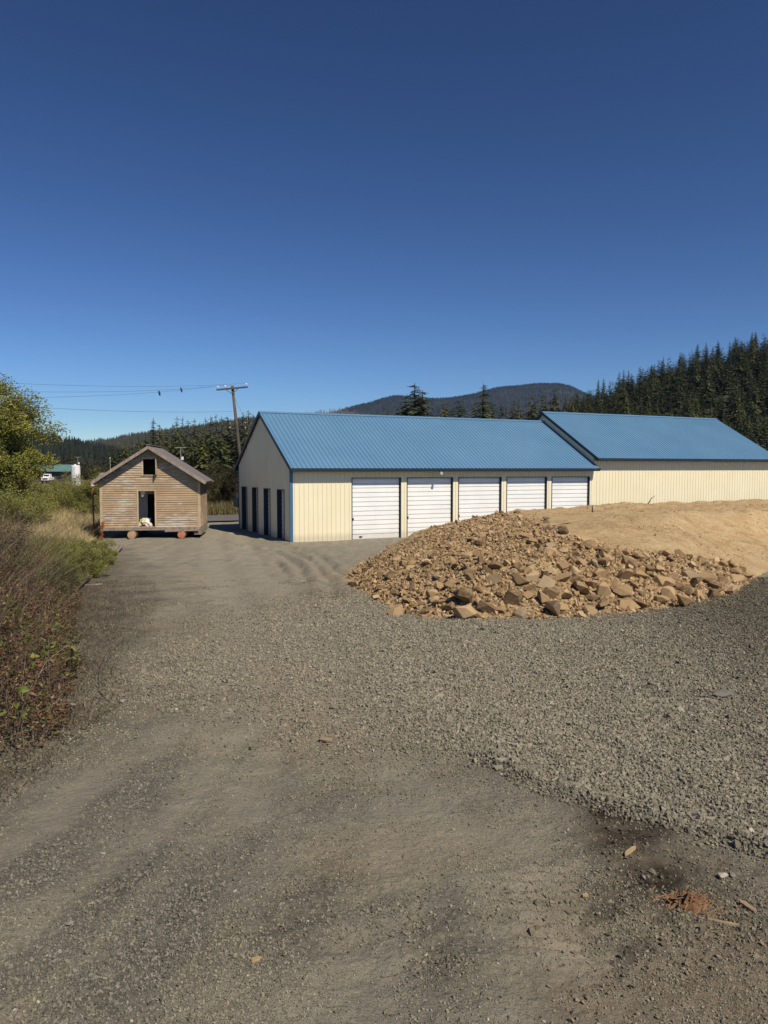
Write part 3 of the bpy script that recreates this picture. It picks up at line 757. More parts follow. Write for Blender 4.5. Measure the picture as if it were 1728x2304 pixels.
lapwall(mb, 'x', 0, -1, 0, SW, Z0, ts, [door, win]); lapwall(mb, 'x', SL, 1, 0, SW, Z0, ts, [])
lapwall(mb, 'y', 0, -1, 0, SL, Z0, lambda s_: EV, []); lapwall(mb, 'y', SW, 1, 0, SL, Z0, lambda s_: EV, [])
wl = mb.build('clapboard_wall', m_side, shed)
for (xx, yy) in ((0, 0), (SW, 0), (0, SL), (SW, SL)):
    q = MB(); sx = -1 if xx == 0 else 1; sy = -1 if yy == 0 else 1
    a, b = sorted((xx-sx*.09, xx+sx*.026)); c1_, d1_ = sorted((yy+sy*.021, yy+sy*.035)); q.box(a, b, c1_, d1_, Z0, EV-.05)
    a, b = sorted((xx+sx*.021, xx+sx*.034)); c1_, d1_ = sorted((yy+sy*.020, yy-sy*.09)); q.box(a, b, c1_, d1_, Z0, EV-.05)
    q.build('corner_board', m_tantrim, shed)
def frame(o4, name, y0=-.045, wdt=.065):
    a, b, z0, z1 = o4; q = MB()
    q.box(a-wdt, a, y0, .02, z0-.02, z1+wdt); q.box(b, b+wdt, y0, .02, z0-.02, z1+wdt); q.box(a, b, y0, .02, z1, z1+wdt)
    q.box(a-wdt-.03, b+wdt+.03, y0-.03, .04, z0-.06, z0-.021)
    return q.build(name, m_tantrim, shed)
frame(door, 'door_frame'); frame(win, 'window_frame')
q = MB(); q.box(win[1]+.068, win[1]+.10, -.36, -.046, win[2]+.0, win[3]-.02); q.build('shutter', m_tantrim, shed)
q = MB(); q.poly([(2.13, .03, 3.90), (2.33, .03, 3.96), (2.36, .03, 3.90)]); q.poly([(2.13, .05, 3.90), (2.33, .05, 3.96), (2.36, .05, 3.90)])
# floor, partition, roof
q = MB(); q.box(-.03, SW+.03, -.05, SL+.05, .43, .545); q.build('floor_frame', m_wood, shed)
q = MB(); q.box(.05, SW-.05, 1.35, 1.43, .55, 2.75)
pt = MB(); pt.box(1.2, 2.02, 1.2, 1.26, .55, 2.6); pt.box(2.38, SW-.06, 1.2, 1.26, .55, 2.6); pt.box(2.02, 2.38, 1.2, 1.26, 2.15, 2.6)
pt.box(.06, SW-.06, 1.2, 1.26, 2.6, 2.66)
pt.build('partition', m_plaster, shed)
q = MB(); q.box(.05, SW-.05, 2.9, 2.96, .55, 2.72); q.box(.05, 1.2, 1.2, 1.27, .55, 2.6); q.build('inner_wall', m_int, shed)
q = MB(); q.box(.05, SW-.05, .06, SL-.06, 2.74, 2.79); q.build('ceiling_boards', m_int, shed)
ovs, ovf = .34, .42; kk_ = (AP-EV)/half
def shroof(th0, th1, inset):
    q = MB()
    for sg in (-1, 1):
        xe = -ovs+inset if sg < 0 else SW+ovs-inset; ze = EV-(ovs-inset)*kk_
        a = [(xe, -ovf+inset, ze+th0), (half, -ovf+inset, AP+th0), (half, SL+ovf-inset, AP+th0), (xe, SL+ovf-inset, ze+th0)]
        b = [(x_, y_, z_+th1-th0) for x_, y_, z_ in a]
        q.poly(a); q.poly(b)
        for i in range(4): q.poly([a[i], a[(i+1) % 4], b[(i+1) % 4], b[i]])
    return q
rf = shroof(.10, .13, 0).build('roof', m_shroof, shed)
shroof(.0, .095, .03).build('roof_deck', m_int, rf)
for yy in (-ovf-.016, SL+ovf+.016):
    for sg in (-1, 1):
        q = MB(); xe = -ovs if sg < 0 else SW+ovs; q.bar((xe, yy, EV-ovs*kk_+.045), (half, yy, AP+.045), .03, .14); q.build('rake_board', m_rake, rf)
q = MB(); q.bar((half, -ovf-.03, AP+.155), (half, SL+ovf+.03, AP+.155), .22, .03); q.build('ridge_cap', m_shroof, rf)
for yy in (-.3,):
    q = MB(); q.bar((-.25, yy, EV-.25*kk_-.06), (.0, yy, EV-.06), .05, .09); q.build('rafter_tail', m_wood, shed)
q = MB(); q.box(-.02, 3.9, -.09, -.052, .40, .50); q.build('sill_board', m_wood, shed)
q = MB(); q.bar((3.05, -.11, .36), (4.7, -.11, .40), .05, .08); q.build('loose_plank', m_rake, shed)
q = MB(); q.box(4.45, 4.80, -.02, 3.2, .16, .428); q.build('corner_timber', m_wood, shed)
# hanging rag
q = MB(); q.poly([(1.84, .14, 2.40), (2.12, .16, 2.40), (2.08, .15, 2.2), (1.99, .14, 2.06), (1.90, .15, 2.08)])
q.poly([(1.84, .17, 2.40), (2.12, .19, 2.40), (2.08, .18, 2.2), (1.99, .17, 2.06), (1.90, .18, 2.08)])
rg_ = q.build('hanging_sheet', m_plaster); rg_.location = shed.location; rg_.rotation_euler = shed.rotation_euler
tag(rg_, 'torn white sheet hanging in the top of the shed doorway', 'sheet')
Ms = Matrix.Translation(shed.location) @ Matrix.Rotation(shed.rotation_euler.z, 4, 'Z')
m_logend = noisy('cut_log_end', (.38, .22, .13), (.50, .32, .20), 9)
m_logred = noisy('reddish_log_end', (.40, .14, .08), (.50, .22, .13), 9)
for lx, rad, me_, lab in ((1.50, .205, m_logend, 'thick tan log skid under the left half of the shed'), (3.87, .19, m_logred, 'reddish split log skid under the right half of the shed')):
    p = Ms @ Vector((lx, 0, 0)); lg = empty('skid_log', (p.x, p.y, 0), shed.rotation_euler.z, lab, 'log')
    n_ = 26; pts = [(0, -.33+i*.5, rad) for i in range(9)]
    q = MB(); q.tube(pts, [rad*(1+.03*math.sin(i*2.1)) for i in range(9)], 18, cap=False); q.build('log_bark', m_bark, lg, smooth=True)
    q = MB(); vs = [(rad*.985*math.cos(a), -.335+.012*math.sin(3*a), rad+rad*.985*math.sin(a)) for a in np.linspace(0, 2*math.pi, 22)[:-1]]; q.poly(vs)
    if lx > 3:
        q.box(-.012, .012, -.36, -.34, .06, .36)
    q.build('cut_end', me_, lg)
# debris in the doorway: crumpled cloths and bags
def crumple(name, loc, sx, sy, sz, m, seed, lab, cat):
    bm = bmesh.new(); bmesh.ops.create_icosphere(bm, subdivisions=4, radius=1)
    r_ = np.random.default_rng(seed); ph = r_.uniform(0, 6, 9)
    for v in bm.verts:
        c_ = v.co; k_ = 1+.16*math.sin(5*c_.x+ph[0]+2*c_.z)+.13*math.sin(7*c_.y+ph[1]+3*c_.x)+.1*math.sin(11*c_.z+ph[2]+4*c_.y)
        v.co = Vector((c_.x*sx*k_, c_.y*sy*k_, max(c_.z, -.45)*sz*k_))
    me = bpy.data.meshes.new(name); bm.to_mesh(me); bm.free(); me.materials.append(m)
    o = bpy.data.objects.new(name, me); o.location = Ms @ Vector(loc); o.rotation_euler = (0, 0, r_.uniform(0, 3)); link(o)
    return tag(o, lab, cat)
m_ylw = noisy('yellow_cloth', (.62, .55, .22), (.70, .66, .40), 6); m_ww = noisy('white_cloth', (.70, .68, .62), (.78, .76, .70), 5)
m_pink = noisy('pinkish_paper', (.66, .52, .46), (.74, .66, .60), 6)
crumple('cloth_heap', (2.02, .42, .68), .20, .2, .26, m_ww, 1, 'crumpled white cloth heap inside the shed doorway', 'cloth')
crumple('cloth_heap', (1.93, .30, .82), .13, .12, .14, m_ylw, 2, 'crumpled yellow cloth on top of the heap in the shed doorway', 'cloth')
crumple('paper_sack', (2.25, .28, .62), .17, .14, .13, m_pink, 3, 'pinkish paper sack lying on the shed door sill', 'sack')
crumple('dark_bag', (1.98, .2, .60), .15, .1, .08, m_dark, 4, 'small dark bag under the cloth heap in the shed doorway', 'bag')
q = MB(); q.box(0, .40, 0, .03, 0, .42); o = q.build('cardboard_sheet', m_ww); o.location = Ms @ Vector((1.86, .62, .552)); o.rotation_euler = (-.15, 0, shed.rotation_euler.z)
tag(o, 'pale flat board leaning behind the cloth heap in the shed', 'board')

# ------------------------------------------------------------------ power line
def util_pole(px, ytop, Y, lean, arms, label, group='wooden utility poles', base_vis=True, r0=.15):
    t = atY(px, ytop, Y); root = empty('utility_pole', (t.x+lean, Y, 0), 0, label, 'utility pole', group)
    q = MB(); q.tube([(0, 0, 0), (-lean*.5, 0, t.z*.5), (-lean, 0, t.z)], [r0, r0*.86, r0*.7], 10); q.build('pole', m_pole, root, smooth=True)
    pts = []
    for (dz, tilt, half_, ins, dark) in arms:
        zc = t.z-dz; xc = -lean*(zc/t.z); a = Vector((xc-half_, -.17, zc-tilt)); b = Vector((xc+half_, -.17, zc+tilt))
        q = MB(); q.bar(a, b, .10, .12); ca = q.build('crossarm', m_pole, root)
        q = MB(); q.bar((xc-.5, -.23, zc-.04-tilt*.4), (xc, -.19, zc-.42), .02, .035); q.bar((xc+.5, -.23, zc-.04+tilt*.4), (xc, -.19, zc-.42), .02, .035)
        q.build('arm_brace', m_dark, ca)
        for u in ins:
            p = a.lerp(b, u); q = MB(); q.tube([p+Vector((0, 0, .06)), p+Vector((0, 0, .14)), p+Vector((0, 0, .16)), p+Vector((0, 0, .21)), p+Vector((0, 0, .22)), p+Vector((0, 0, .28))], [.02, .02, .09, .06, .10, .05], 10)
            q.build('insulator', m_porc, ca); pts.append(Vector((root.location.x, Y, 0))+p+Vector((0, 0, .30)))
    return root, t, pts
pole, tp, ins = util_pole(522.7, 868, 58, .95, [(.22, .11, 1.2, (.04, .27, .95), 0)],
    'leaning wooden utility pole with one tilted crossarm beside the long storage building')
pole2, tp2, ins2 = util_pole(535, 951, 112, .2, [(.25, .02, 1.25, (.05, .72, .95), 0), (.95, -.03, 1.3, (.05, .95), 0)],
    'distant utility pole with two pale crossarms seen just behind the leaning pole')
q = MB(); q.tube([(.18, -.1, 4.9), (.24, -.14, 5.4)], .05, 8); q.tube([(.22, -.1, 6.9), (.26, -.12, 7.3)], .06, 8); q.build('insulator', m_porc, pole2)
def wire(a, b, sag, name, label, group, r_=.007):
    a = Vector(a); b = Vector(b); pts = []
    for i in range(41):
        t = i/40; p = a.lerp(b, t); p.z -= sag*4*t*(1-t); pts.append(p)
    q = MB(); q.tube(pts, r_, 5); o = q.build(name, m_wire); return tag(o, label, 'wire', group), pts
def endp(px, py, Y, a, ext=1.9):
    """wire end beyond the left edge: the point seen at the frame edge, carried on along the span"""
    p = atY(px, py, Y); a = Vector(a); return a+(p-a)*ext
labs = ['thin power wire, lowest of the three running left from the crossarm', 'thin power wire, middle of the three running left from the crossarm', 'thin power wire, topmost of the three running left from the crossarm']
wp = []
for i, (py, Y) in enumerate(((818, 35.2), (804, 35.6), (786, 36.2))):
    e = endp(0, py, Y, ins[i]); e.z -= 1.6
    o, pts = wire(ins[i], e, .75, 'power_wire', labs[i], 'power wires of the leaning pole', .0065); wp.append(pts)
a = Vector((tp.x+.12*.95, 58, tp.z-1.95)); e = endp(50, 883, 38, a); e.z += -.3
wire(a, e, .55, 'cable', 'lower cable running left from the middle of the leaning pole', None, .0075)
a = Vector((tp.x, 58.2, tp.z-.6))
wire(a, (tp.x+3.6, 61.5, .1), 0, 'guy_wire', 'thin guy wire slanting down from the top of the leaning pole', None, .008)
for k_, (pts, u, lab) in enumerate(((wp[0], 358, 'small dark marker hanging on the lowest power wire'), (wp[1], 405, 'small dark marker hanging on the middle power wire'))):
    us = [abs(proj(np.array([p[:]]))[0][0]-u) for p in pts]; p = pts[int(np.argmin(us))]
    q = MB(); q.tube([p+Vector((0, 0, .08)), p+Vector((.04, 0, -.1)), p+Vector((.07, 0, -.24))], [.05, .07, .03], 8); tag(q.build('wire_marker', m_dark), lab, 'marker')

# ------------------------------------------------------------------ vegetation builders
def grass(name, x, y, z, h, wd, cols, m=m_grass, lean=.35, segs=2, rg=rng):
    n = len(x); a = rg.uniform(0, 6.283, n); dx, dy = np.cos(a), np.sin(a)
    la = rg.uniform(0, 6.283, n); ll = np.abs(rg.normal(0, lean, n))*h; lx, ly = np.cos(la)*ll, np.sin(la)*ll
    P = []
    for k, (f, wf, lf) in enumerate(((0, 1, 0), (.55, .75, .35), (1, .12, 1))):
        cx, cy, cz = x+lx*lf, y+ly*lf, z+h*f*(1-.12*lf)
        P += [np.stack([cx-dx*wd*wf/2, cy-dy*wd*wf/2, cz], -1), np.stack([cx+dx*wd*wf/2, cy+dy*wd*wf/2, cz], -1)]
    V = np.stack(P, 1).reshape(-1, 3); b = (np.arange(n)*6)[:, None]
    Fc = np.concatenate([b+np.array([[0, 1, 3, 2]]), b+np.array([[2, 3, 5, 4]])])
    return npmesh(name, V, Fc, m, None, {'col': np.repeat(cols, 6, 0)})
def leaves_arr(P, size, cols, rg=rng, nrm=None, asp=.5, fold=.2):
    """folded leaf: 6 vertices, 4 triangles as 2 quads"""
    n = len(P); d = rg.normal(size=(n, 3)); d[:, 2] = d[:, 2]*.6-.15; d /= np.linalg.norm(d, axis=1)[:, None]
    up = rg.normal(size=(n, 3))+np.array([[0, 0, 1.2]]); sd_ = np.cross(d, up); sd_ /= np.linalg.norm(sd_, axis=1)[:, None]+1e-9
    nn = np.cross(sd_, d); s = np.asarray(size).reshape(-1, 1)*np.ones((n, 1))
    tip = P+d*s; mid_ = P+d*s*.5-nn*s*fold; l = P+d*s*.42+sd_*s*asp*.5; r_ = P+d*s*.42-sd_*s*asp*.5
    V = np.stack([P, r_, tip, l, mid_], 1).reshape(-1, 3); b = (np.arange(n)*5)[:, None]
    Fc = np.concatenate([b+np.array([[0, 1, 4]]), b+np.array([[1, 2, 4]]), b+np.array([[4, 2, 3]]), b+np.array([[0, 4, 3]])])
    return V, Fc, np.repeat(cols, 5, 0)
def pal(n, stops, rg=rng, jit=.25):
    st_ = np.array(stops); w_ = st_[:, 3]/st_[:, 3].sum(); k = rg.choice(len(st_), n, p=w_)
    return st_[k, :3]*(1+rg.uniform(-jit, jit, (n, 1)))
def bush(name, loc, rad, nl, ls, stops, label, cat, group=None, lumps=40, seed=1, stems=7, parts=('foliage', 'stem'), lump_r=.22, trunk=None, flat_bottom=.0, clipx=None):
    rg = np.random.default_rng(seed); rx, ry, rz = rad
    root = empty(name, loc, 0, label, cat, group)
    c_ = rg.normal(size=(lumps, 3)); c_ /= np.linalg.norm(c_, axis=1)[:, None]; c_ *= rg.uniform(.35, .92, (lumps, 1))
    c_[:, 2] = np.where(c_[:, 2] < -flat_bottom, -c_[:, 2]*.7, c_[:, 2]) if flat_bottom else c_[:, 2]
    zc = rz
    ctr = c_*np.array([[rx, ry, rz]])+np.array([[0, 0, zc]])
    k = rg.integers(0, lumps, nl); lr = lump_r*(rx+rz)/2*rg.uniform(.6, 1.3, lumps)
    d = rg.normal(size=(nl, 3)); d /= np.linalg.norm(d, axis=1)[:, None]; d *= rg.uniform(0, 1, (nl, 1))**.45
    P = ctr[k]+d*lr[k][:, None]*np.array([[1, 1, .8]]); P[:, 2] = np.maximum(P[:, 2], .03)
    lc = pal(nl, stops, rg)*(.8+.4*rg.random(lumps))[k][:, None]
    V, Fc, cc = leaves_arr(P, ls*rg.uniform(.6, 1.3, nl), lc, rg)
    npmesh(parts[0], V, Fc, m_leaf, root, {'col': cc})
    q = MB()
    for i in range(stems):
        t = ctr[rg.integers(0, lumps)]; b0 = (rg.normal(0, .06*rx), rg.normal(0, .06*ry), -.1)
        m1 = (t[0]*.35+rg.normal(0, .05*rx), t[1]*.35, t[2]*.5); w0 = (trunk or .03)
        q.tube([b0, m1, tuple(t)], [w0, w0*.6, w0*.2], 6)
    q.build(parts[1], m_bark, root, smooth=True)
    return root

# conifer prototypes
def conifer_arrays(seed, whorls, nb, rel_r, slim=.85, gap=0.0, dens=1.0, tri=5):
    """unit-height spruce crown made of drooping toothed sprays"""
    rg = np.random.default_rng(seed); V = []; Fc = []; Cc = []
    for wi in range(whorls):
        z = .05+.94*(wi+rg.uniform(-.3, .3))/whorls; prof = (1-z)**slim
        Rw = rel_r*prof*rg.uniform(.75, 1.12)
        if z < .15: Rw *= .6+z*2.5
        n_ = max(4, int(nb*(.45+.55*prof)))
        for b in range(n_):
            if rg.random() < gap: continue
            az = rg.uniform(0, 6.283); Lb = Rw*rg.uniform(.6, 1.18)+.006; c_, s_ = math.cos(az), math.sin(az)
            dr = rg.uniform(.15, .5); shade = rg.uniform(.7, 1.25); z0 = z+rg.uniform(-.01, .01)
            prev = np.array([0, 0, z0]); k = tri
            for i in range(1, k+1):
                f = i/k; p = np.array([c_*Lb*f, s_*Lb*f, z0-Lb*dr*f*f+Lb*.06*math.sin(f*3)])
                wl_ = (.34*Lb*(1-f*.75)+.004)*rg.uniform(.7, 1.2)
                for sg in (-1, 1):
                    t_ = prev*.35+p*.65+np.array([-s_*sg*wl_, c_*sg*wl_, -wl_*rg.uniform(.15, .7)])+np.array([c_, s_, 0])*wl_*.5
                    o_ = len(V); V += [prev, p, t_]; Fc.append((o_, o_+1, o_+2)); Cc += [shade*rg.uniform(.8, 1.2)]*3
                t_ = (prev+p)/2+np.array([0, 0, -wl_*rg.uniform(.4, 1.0)]); o_ = len(V); V += [prev, p, t_]; Fc.append((o_, o_+1, o_+2)); Cc += [shade*.95]*3
                prev = p
    return np.array(V), np.array(Fc), np.array(Cc)
def conifer_proto(seed, whorls=40, nb=9, rel_r=.17, slim=.85, tint=(.048, .064, .030), gap=.1):
    V, Fc, c_ = conifer_arrays(seed, whorls, nb, rel_r, slim, gap)
    cr = npmesh('crown', V, Fc, m_need, None, {'col': c_[:, None]*np.array([tint])}); me = cr.data; bpy.data.objects.remove(cr)
    q = MB(); q.tube([(0, 0, -.02), (0, 0, .4), (.0, 0, .99)], [.014, .009, .0015], 7); t = q.build('trunk', m_bark); tm = t.data; bpy.data.objects.remove(t)
    return me, tm
G1 = (.070, .083, .034); G2 = (.090, .098, .038); G3 = (.058, .071, .035)
protos = [conifer_proto(11, 44, 10, .20, .72, G1), conifer_proto(12, 40, 10, .23, .8, G2), conifer_proto(13, 48, 10, .165, .7, G3, .12),
          conifer_proto(14, 42, 11, .215, .68, G1), conifer_proto(15, 38, 9, .23, .75, G2, .15), conifer_proto(16, 44, 9, .175, .85, G3), conifer_proto(17, 36, 9, .18, .6, G1, .2)]
def conifer(x, y, z, h, k, label, group, wide=1.0):
    me, tm = protos[k % len(protos)]
    root = empty('conifer_tree', (x, y, z), rng.uniform(0, 6.28), label, 'tree', group); root.scale = (h*wide, h*wide, h)
    for nm, d_ in (('crown', me), ('trunk', tm)):
        o = bpy.data.objects.new(nm, d_); link(o, root)
    return root
def conifer_px(px, ytop, Y, k, label, group=None, zb=0.0, wide=1.0):
    t = atY(px, ytop-9, Y); return conifer(t.x, Y, zb, t.z-zb, k, label, group, wide)

NC = 0
# prominent trees above the long roof
for (px, yt, Y, k, wd_, lab) in [
    (951, 884, 116, 3, 2.0, 'shorter companion spruce touching the right side of the bushy spruce'), (916, 893, 121, 4, 1.8, 'low companion spruce touching the left side of the bushy spruce'), (933, 868, 118, 3, 2.1, 'tall dark spruce, first and bushiest of those rising above the long blue roof'),
    (870, 922, 140, 6, 1.3, 'short spindly spruce just left of the bushy spruce above the long blue roof'),
    (1087, 868, 122, 0, 1.5, 'tall slender spruce rising above the long blue roof right of its middle'),
    (1032, 904, 118, 3, 1.8, 'rounded dark conifer above the long blue roof left of the slender spruce'),
    (1000, 908, 128, 4, 1.7, 'olive green conifer next to the rounded dark conifer above the long roof')]:
    conifer_px(px, yt, Y, k, lab, None, 0, wd_); NC += 1
# belt behind both buildings
belt = []
for px in np.arange(960, 1260, 9):
    p_ = px+rng.uniform(-5, 5); belt.append((p_, np.interp(p_, [960, 1080, 1160, 1240, 1290], [935, 918, 905, 885, 880])+rng.uniform(-12, 26), rng.uniform(125, 175)))
for (p_, yt, Y) in belt:
    conifer_px(p_, yt, Y, rng.integers(0, 7), 'dark conifer of the tree belt behind the long blue roof', 'conifers behind the blue roofs', 0, rng.uniform(1.15, 1.5)); NC += 1
# stand behind the shed
for (p_, yt, Y) in [(345, 958, 118), (358, 968, 125), (326, 985, 120), (310, 992, 130), (296, 1000, 125), (281, 1006, 130), (268, 1014, 135), (254, 1018, 128), (243, 1023, 135), (374, 975, 122),
                    (398, 952, 105), (411, 953, 112), (423, 962, 108), (437, 958, 102), (449, 965, 110), (462, 957, 104), (474, 952, 100), (486, 948, 108), (498, 950, 101), (511, 952, 106), (531, 952, 104), (547, 944, 100), (559, 938, 106), (570, 950, 112), (388, 966, 118), (404, 975, 98), (455, 985, 95), (430, 990, 96), (497, 985, 93)]:
    conifer_px(p_, yt-9+rng.uniform(-3, 3), Y, rng.integers(0, 7), 'dark green conifer in the dense stand behind the shed and leaning pole', 'conifers in the stand behind the shed', 0, rng.uniform(1.15, 1.5)); NC += 1
# right hillside
hX = np.array([-400, 20, 40, 56, 70, 82, 99, 113, 127, 144, 190, 260, 600]); hZ = np.array([0, 1.5, 5, 13.5, 22, 26.5, 33.5, 38.5, 41.5, 45.5, 57, 74, 100.])
def hill_z(x, y):
    xe = x+(280-y)*.12
    return np.interp(xe, hX, hZ)*sst(125, 285, y)*(1+0*x) - .2
gx = np.arange(5, 420, 6.0); gy = np.arange(118, 520, 6.0); GX, GY = np.meshgrid(gx, gy, indexing='ij')
hz = hill_z(GX, GY)+.8*fbm(GX*.05, GY*.05, 3, 3)-.4
hz = np.minimum(hz, hz*(1-.5*sst(300, 520, GY)))-(GX < 12)*1.5
ii = np.arange(GX.size).reshape(GX.shape); q4 = np.stack([ii[:-1, :-1], ii[1:, :-1], ii[1:, 1:], ii[:-1, 1:]], -1).reshape(-1, 4)
m_floor = noisy('forest_floor', (.045, .045, .022), (.08, .07, .035), .15)
tag(npmesh('hillside', np.stack([GX, GY, hz], -1).reshape(-1, 3), q4, m_floor, smooth=True), kind='structure')
HT = []
tries = 0
while len(HT) < 300-NC-3 and tries < 14000:
    tries += 1
    y = 132+155*rng.random()**.9; px = rng.uniform(1195, 1790); x = (px-864)/F*y
    if all((x-a)**2+(y-b)**2 > (3.2+.010*y)**2 for a, b in HT): HT.append((x, y))
for (x, y) in HT:
    h = rng.uniform(7.5, 12.5)*(1.05 if y < 170 else 1)
    conifer(x, y, float(hill_z(np.array(x), np.array(y)))-.6, h, rng.integers(0, 7), 'dark conifer in the dense forest covering the right hillside', 'conifers on the right hillside', rng.uniform(1.1, 1.45))
t_ = atY(1693, 745, 262); zb = float(hill_z(np.array(t_.x), np.array(262.)))-.5
conifer(t_.x, 262, zb, t_.z-zb, 3, 'tallest conifer, standing clear on the skyline at the right edge', None, .9)
conifer(t_.x+5, 265, zb, t_.z-zb-5, 1, 'broad conifer just right of the tallest one on the skyline', None, .9)
conifer(t_.x-6, 259, zb, t_.z-zb-7, 0, 'pointed conifer just left of the tallest one on the skyline', None, .9)

# far forests as masses of low conifers
def low_tpl(seed):
    rg = np.random.default_rng(seed); V = []; Fc = []
    lv = 6
    for l in range(lv):
        z0 = .04+.9*l/lv; z1 = min(z0+.30, 1.0); n_ = 6; r_ = .19*(1-z0*.93)*rg.uniform(.85, 1.15); b = len(V)
        a0 = rg.uniform(0, 1)
        for k in range(n_):
            a = a0+6.283*k/n_; rr_ = r_*rg.uniform(.65, 1.25); V.append((rr_*math.cos(a), rr_*math.sin(a), z0-rg.uniform(0, .05)))
        V.append((rg.normal(0, .004), rg.normal(0, .004), z1)); Fc += [(b+k, b+(k+1) % n_, b+n_) for k in range(n_)]
    return np.array(V), np.array(Fc)
LT = [low_tpl(i) for i in range(5)]
MT = []
for sd__ in range(5):
    V_, F_, c__ = conifer_arrays(900+sd__, 20, 7, .20, .75, .1, tri=3); MT.append((V_, F_))
def forest(name, x, y, z, h, tint, label, wide=1.0, LT=LT, var=.35):
    n = len(x); k = rng.integers(0, 5, n); Vs = []; Fs = []; Cs = []; off = 0
    tint = np.asarray(tint)
    for t, (V, Fc) in enumerate(LT):
        s = np.where(k == t)[0]; m_ = len(s); a = rng.uniform(0, 6.28, m_); ca, sa = np.cos(a)[:, None], np.sin(a)[:, None]
        hh = h[s][:, None]; wv = wide*rng.uniform(.75, 1.2, (m_, 1))*hh
        W = np.stack([(V[None, :, 0]*ca-V[None, :, 1]*sa)*wv+x[s][:, None], (V[None, :, 0]*sa+V[None, :, 1]*ca)*wv+y[s][:, None], V[None, :, 2]*hh+z[s][:, None]], -1)
        Vs.append(W.reshape(-1, 3)); Fs.append((Fc[None]+off+(np.arange(m_)*len(V))[:, None, None]).reshape(-1, 3)); off += m_*len(V)
        tt = tint[s] if tint.ndim == 2 else np.repeat(tint[None], m_, 0)
        Cs.append(np.repeat(tt*rng.uniform(1-var, 1+var, (m_, 1)), len(V), 0))
    return tag(npmesh(name, np.vstack(Vs), np.vstack(Fs), m_need, None, {'col': np.vstack(Cs)}), label, 'forest', kind='stuff')
# fill between the individual hillside trees and over the crest
n = 2800; y = 135+285*rng.random(n)**.8; px = rng.uniform(1190, 2200, n); x = (px-864)/F*y
zz = hill_z(x, y); zz = zz*(1-.5*sst(300, 520, y)); h = rng.uniform(5.5, 11, n)
forest('forest_fill', x, y, zz-.8, h, (.062, .074, .031), 'smaller conifers filling the gaps of the right hillside forest', 1.3, MT)
n = 260; px = rng.uniform(600, 1230, n); y = rng.uniform(150, 230, n); x = (px-864)/F*y
forest('forest_belt', x, y, -0*x-.3, rng.uniform(8, 13, n), (.058, .070, .030), 'low dense conifers behind the long storage building', 1.3, MT)

def ridge(name, prof, Yr, Yf, zf, treeh, ntrees, tint, rocky=None, label='', back=1.0, cols=((.045, .05, .028), (.07, .068, .04)), twide=1.0, seed=5, ext=None):
    """hill whose crest follows the skyline: prof = (px, py of tree tops); front foot at Yf"""
    prof = np.array(prof, float); X_ = (prof[:, 0]-864)/F*Yr; Zc = H+(1054-prof[:, 1])/F*Yr-treeh*.85
    xs = np.linspace(X_.min(), X_.max(), 160); zc = np.interp(xs, X_, Zc)
    vs = np.linspace(0, 1, 26); vb = np.linspace(1, 1.6, 6)[1:]
    V_ = np.concatenate([vs, vb]); XX, VV = np.meshgrid(xs, V_, indexing='ij')
    ZC = np.interp(XX, X_, Zc)
    def hgt(xx, vv):
        zc_ = np.interp(xx, X_, Zc); return zf+(np.maximum(zc_, zf)-zf)*np.where(vv <= 1, np.sin(np.clip(vv, 0, 1)*math.pi/2)**1.25, 1-(vv-1)*1.2)
    YY = Yf+(Yr-Yf)*VV
    nz = (Yr*.012)*fbm(XX/(Yr*.05), YY/(Yr*.05), 4, seed)*np.sin(np.clip(VV, 0, 1)*math.pi)
    ZZ = hgt(XX, VV)+nz
    ii = np.arange(XX.size).reshape(XX.shape); q4 = np.stack([ii[:-1, :-1], ii[1:, :-1], ii[1:, 1:], ii[:-1, 1:]], -1).reshape(-1, 4)
    # perspective: x positions fan out with distance so that the crest stays above its foot
    mm = noisy(name+'_soil', cols[0], cols[1], 30/Yr)
    tag(npmesh(name, np.stack([XX*(.75+.25*VV), YY, ZZ], -1).reshape(-1, 3), q4, mm, smooth=True), kind='structure')
    if ntrees:
        xx = rng.uniform(xs[0], xs[-1], ntrees); vv = rng.random(ntrees)**.75*1.04
        nz = (Yr*.012)*fbm(xx/(Yr*.05), (Yf+(Yr-Yf)*vv)/(Yr*.05), 4, seed)*np.sin(np.clip(vv, 0, 1)*math.pi)
        zz = hgt(xx, vv)+nz; tt = np.tile(np.array(tint), (ntrees, 1)).astype(float); keep = np.ones(ntrees, bool)
        pu = 864+F*xx/Yr
        if rocky:
            bare = ((pu > rocky[0]) & (pu < rocky[1]) & (vv > rocky[2])); keep &= ~bare | (rng.random(ntrees) < .22); tt[bare] = (.10, .085, .07)
        forest(name+'_forest', (xx*(.75+.25*vv))[keep], (Yf+(Yr-Yf)*vv)[keep], (zz-treeh*.1)[keep], (treeh*rng.uniform(.65, 1.15, ntrees))[keep], tt[keep], label, twide, var=.32 if Yr < 1000 else .12)
dk = (.030, .038, .022)
ridge('left_hill', [(-500, 880), (-200, 930), (0, 955), (92, 973), (120, 978), (150, 987), (180, 993), (210, 999), (240, 1004), (300, 1018), (360, 1035), (430, 1052)], 620, 380, 0, 16, 4800, dk,
      label='dark conifer forest covering the low hill on the left')
ridge('middle_ridge', [(150, 1015), (235, 1000), (270, 993), (300, 984), (315, 978), (362, 971), (391, 966), (434, 962), (500, 953), (579, 942), (620, 942), (700, 960)], 1900, 1100, 0, 15, 6000, (.04, .047, .03), (450, 640, .86),
      'thin forest with bare trunks along the ridge behind the leaning pole', cols=((.05, .05, .035), (.10, .085, .065)), twide=.9, seed=6)
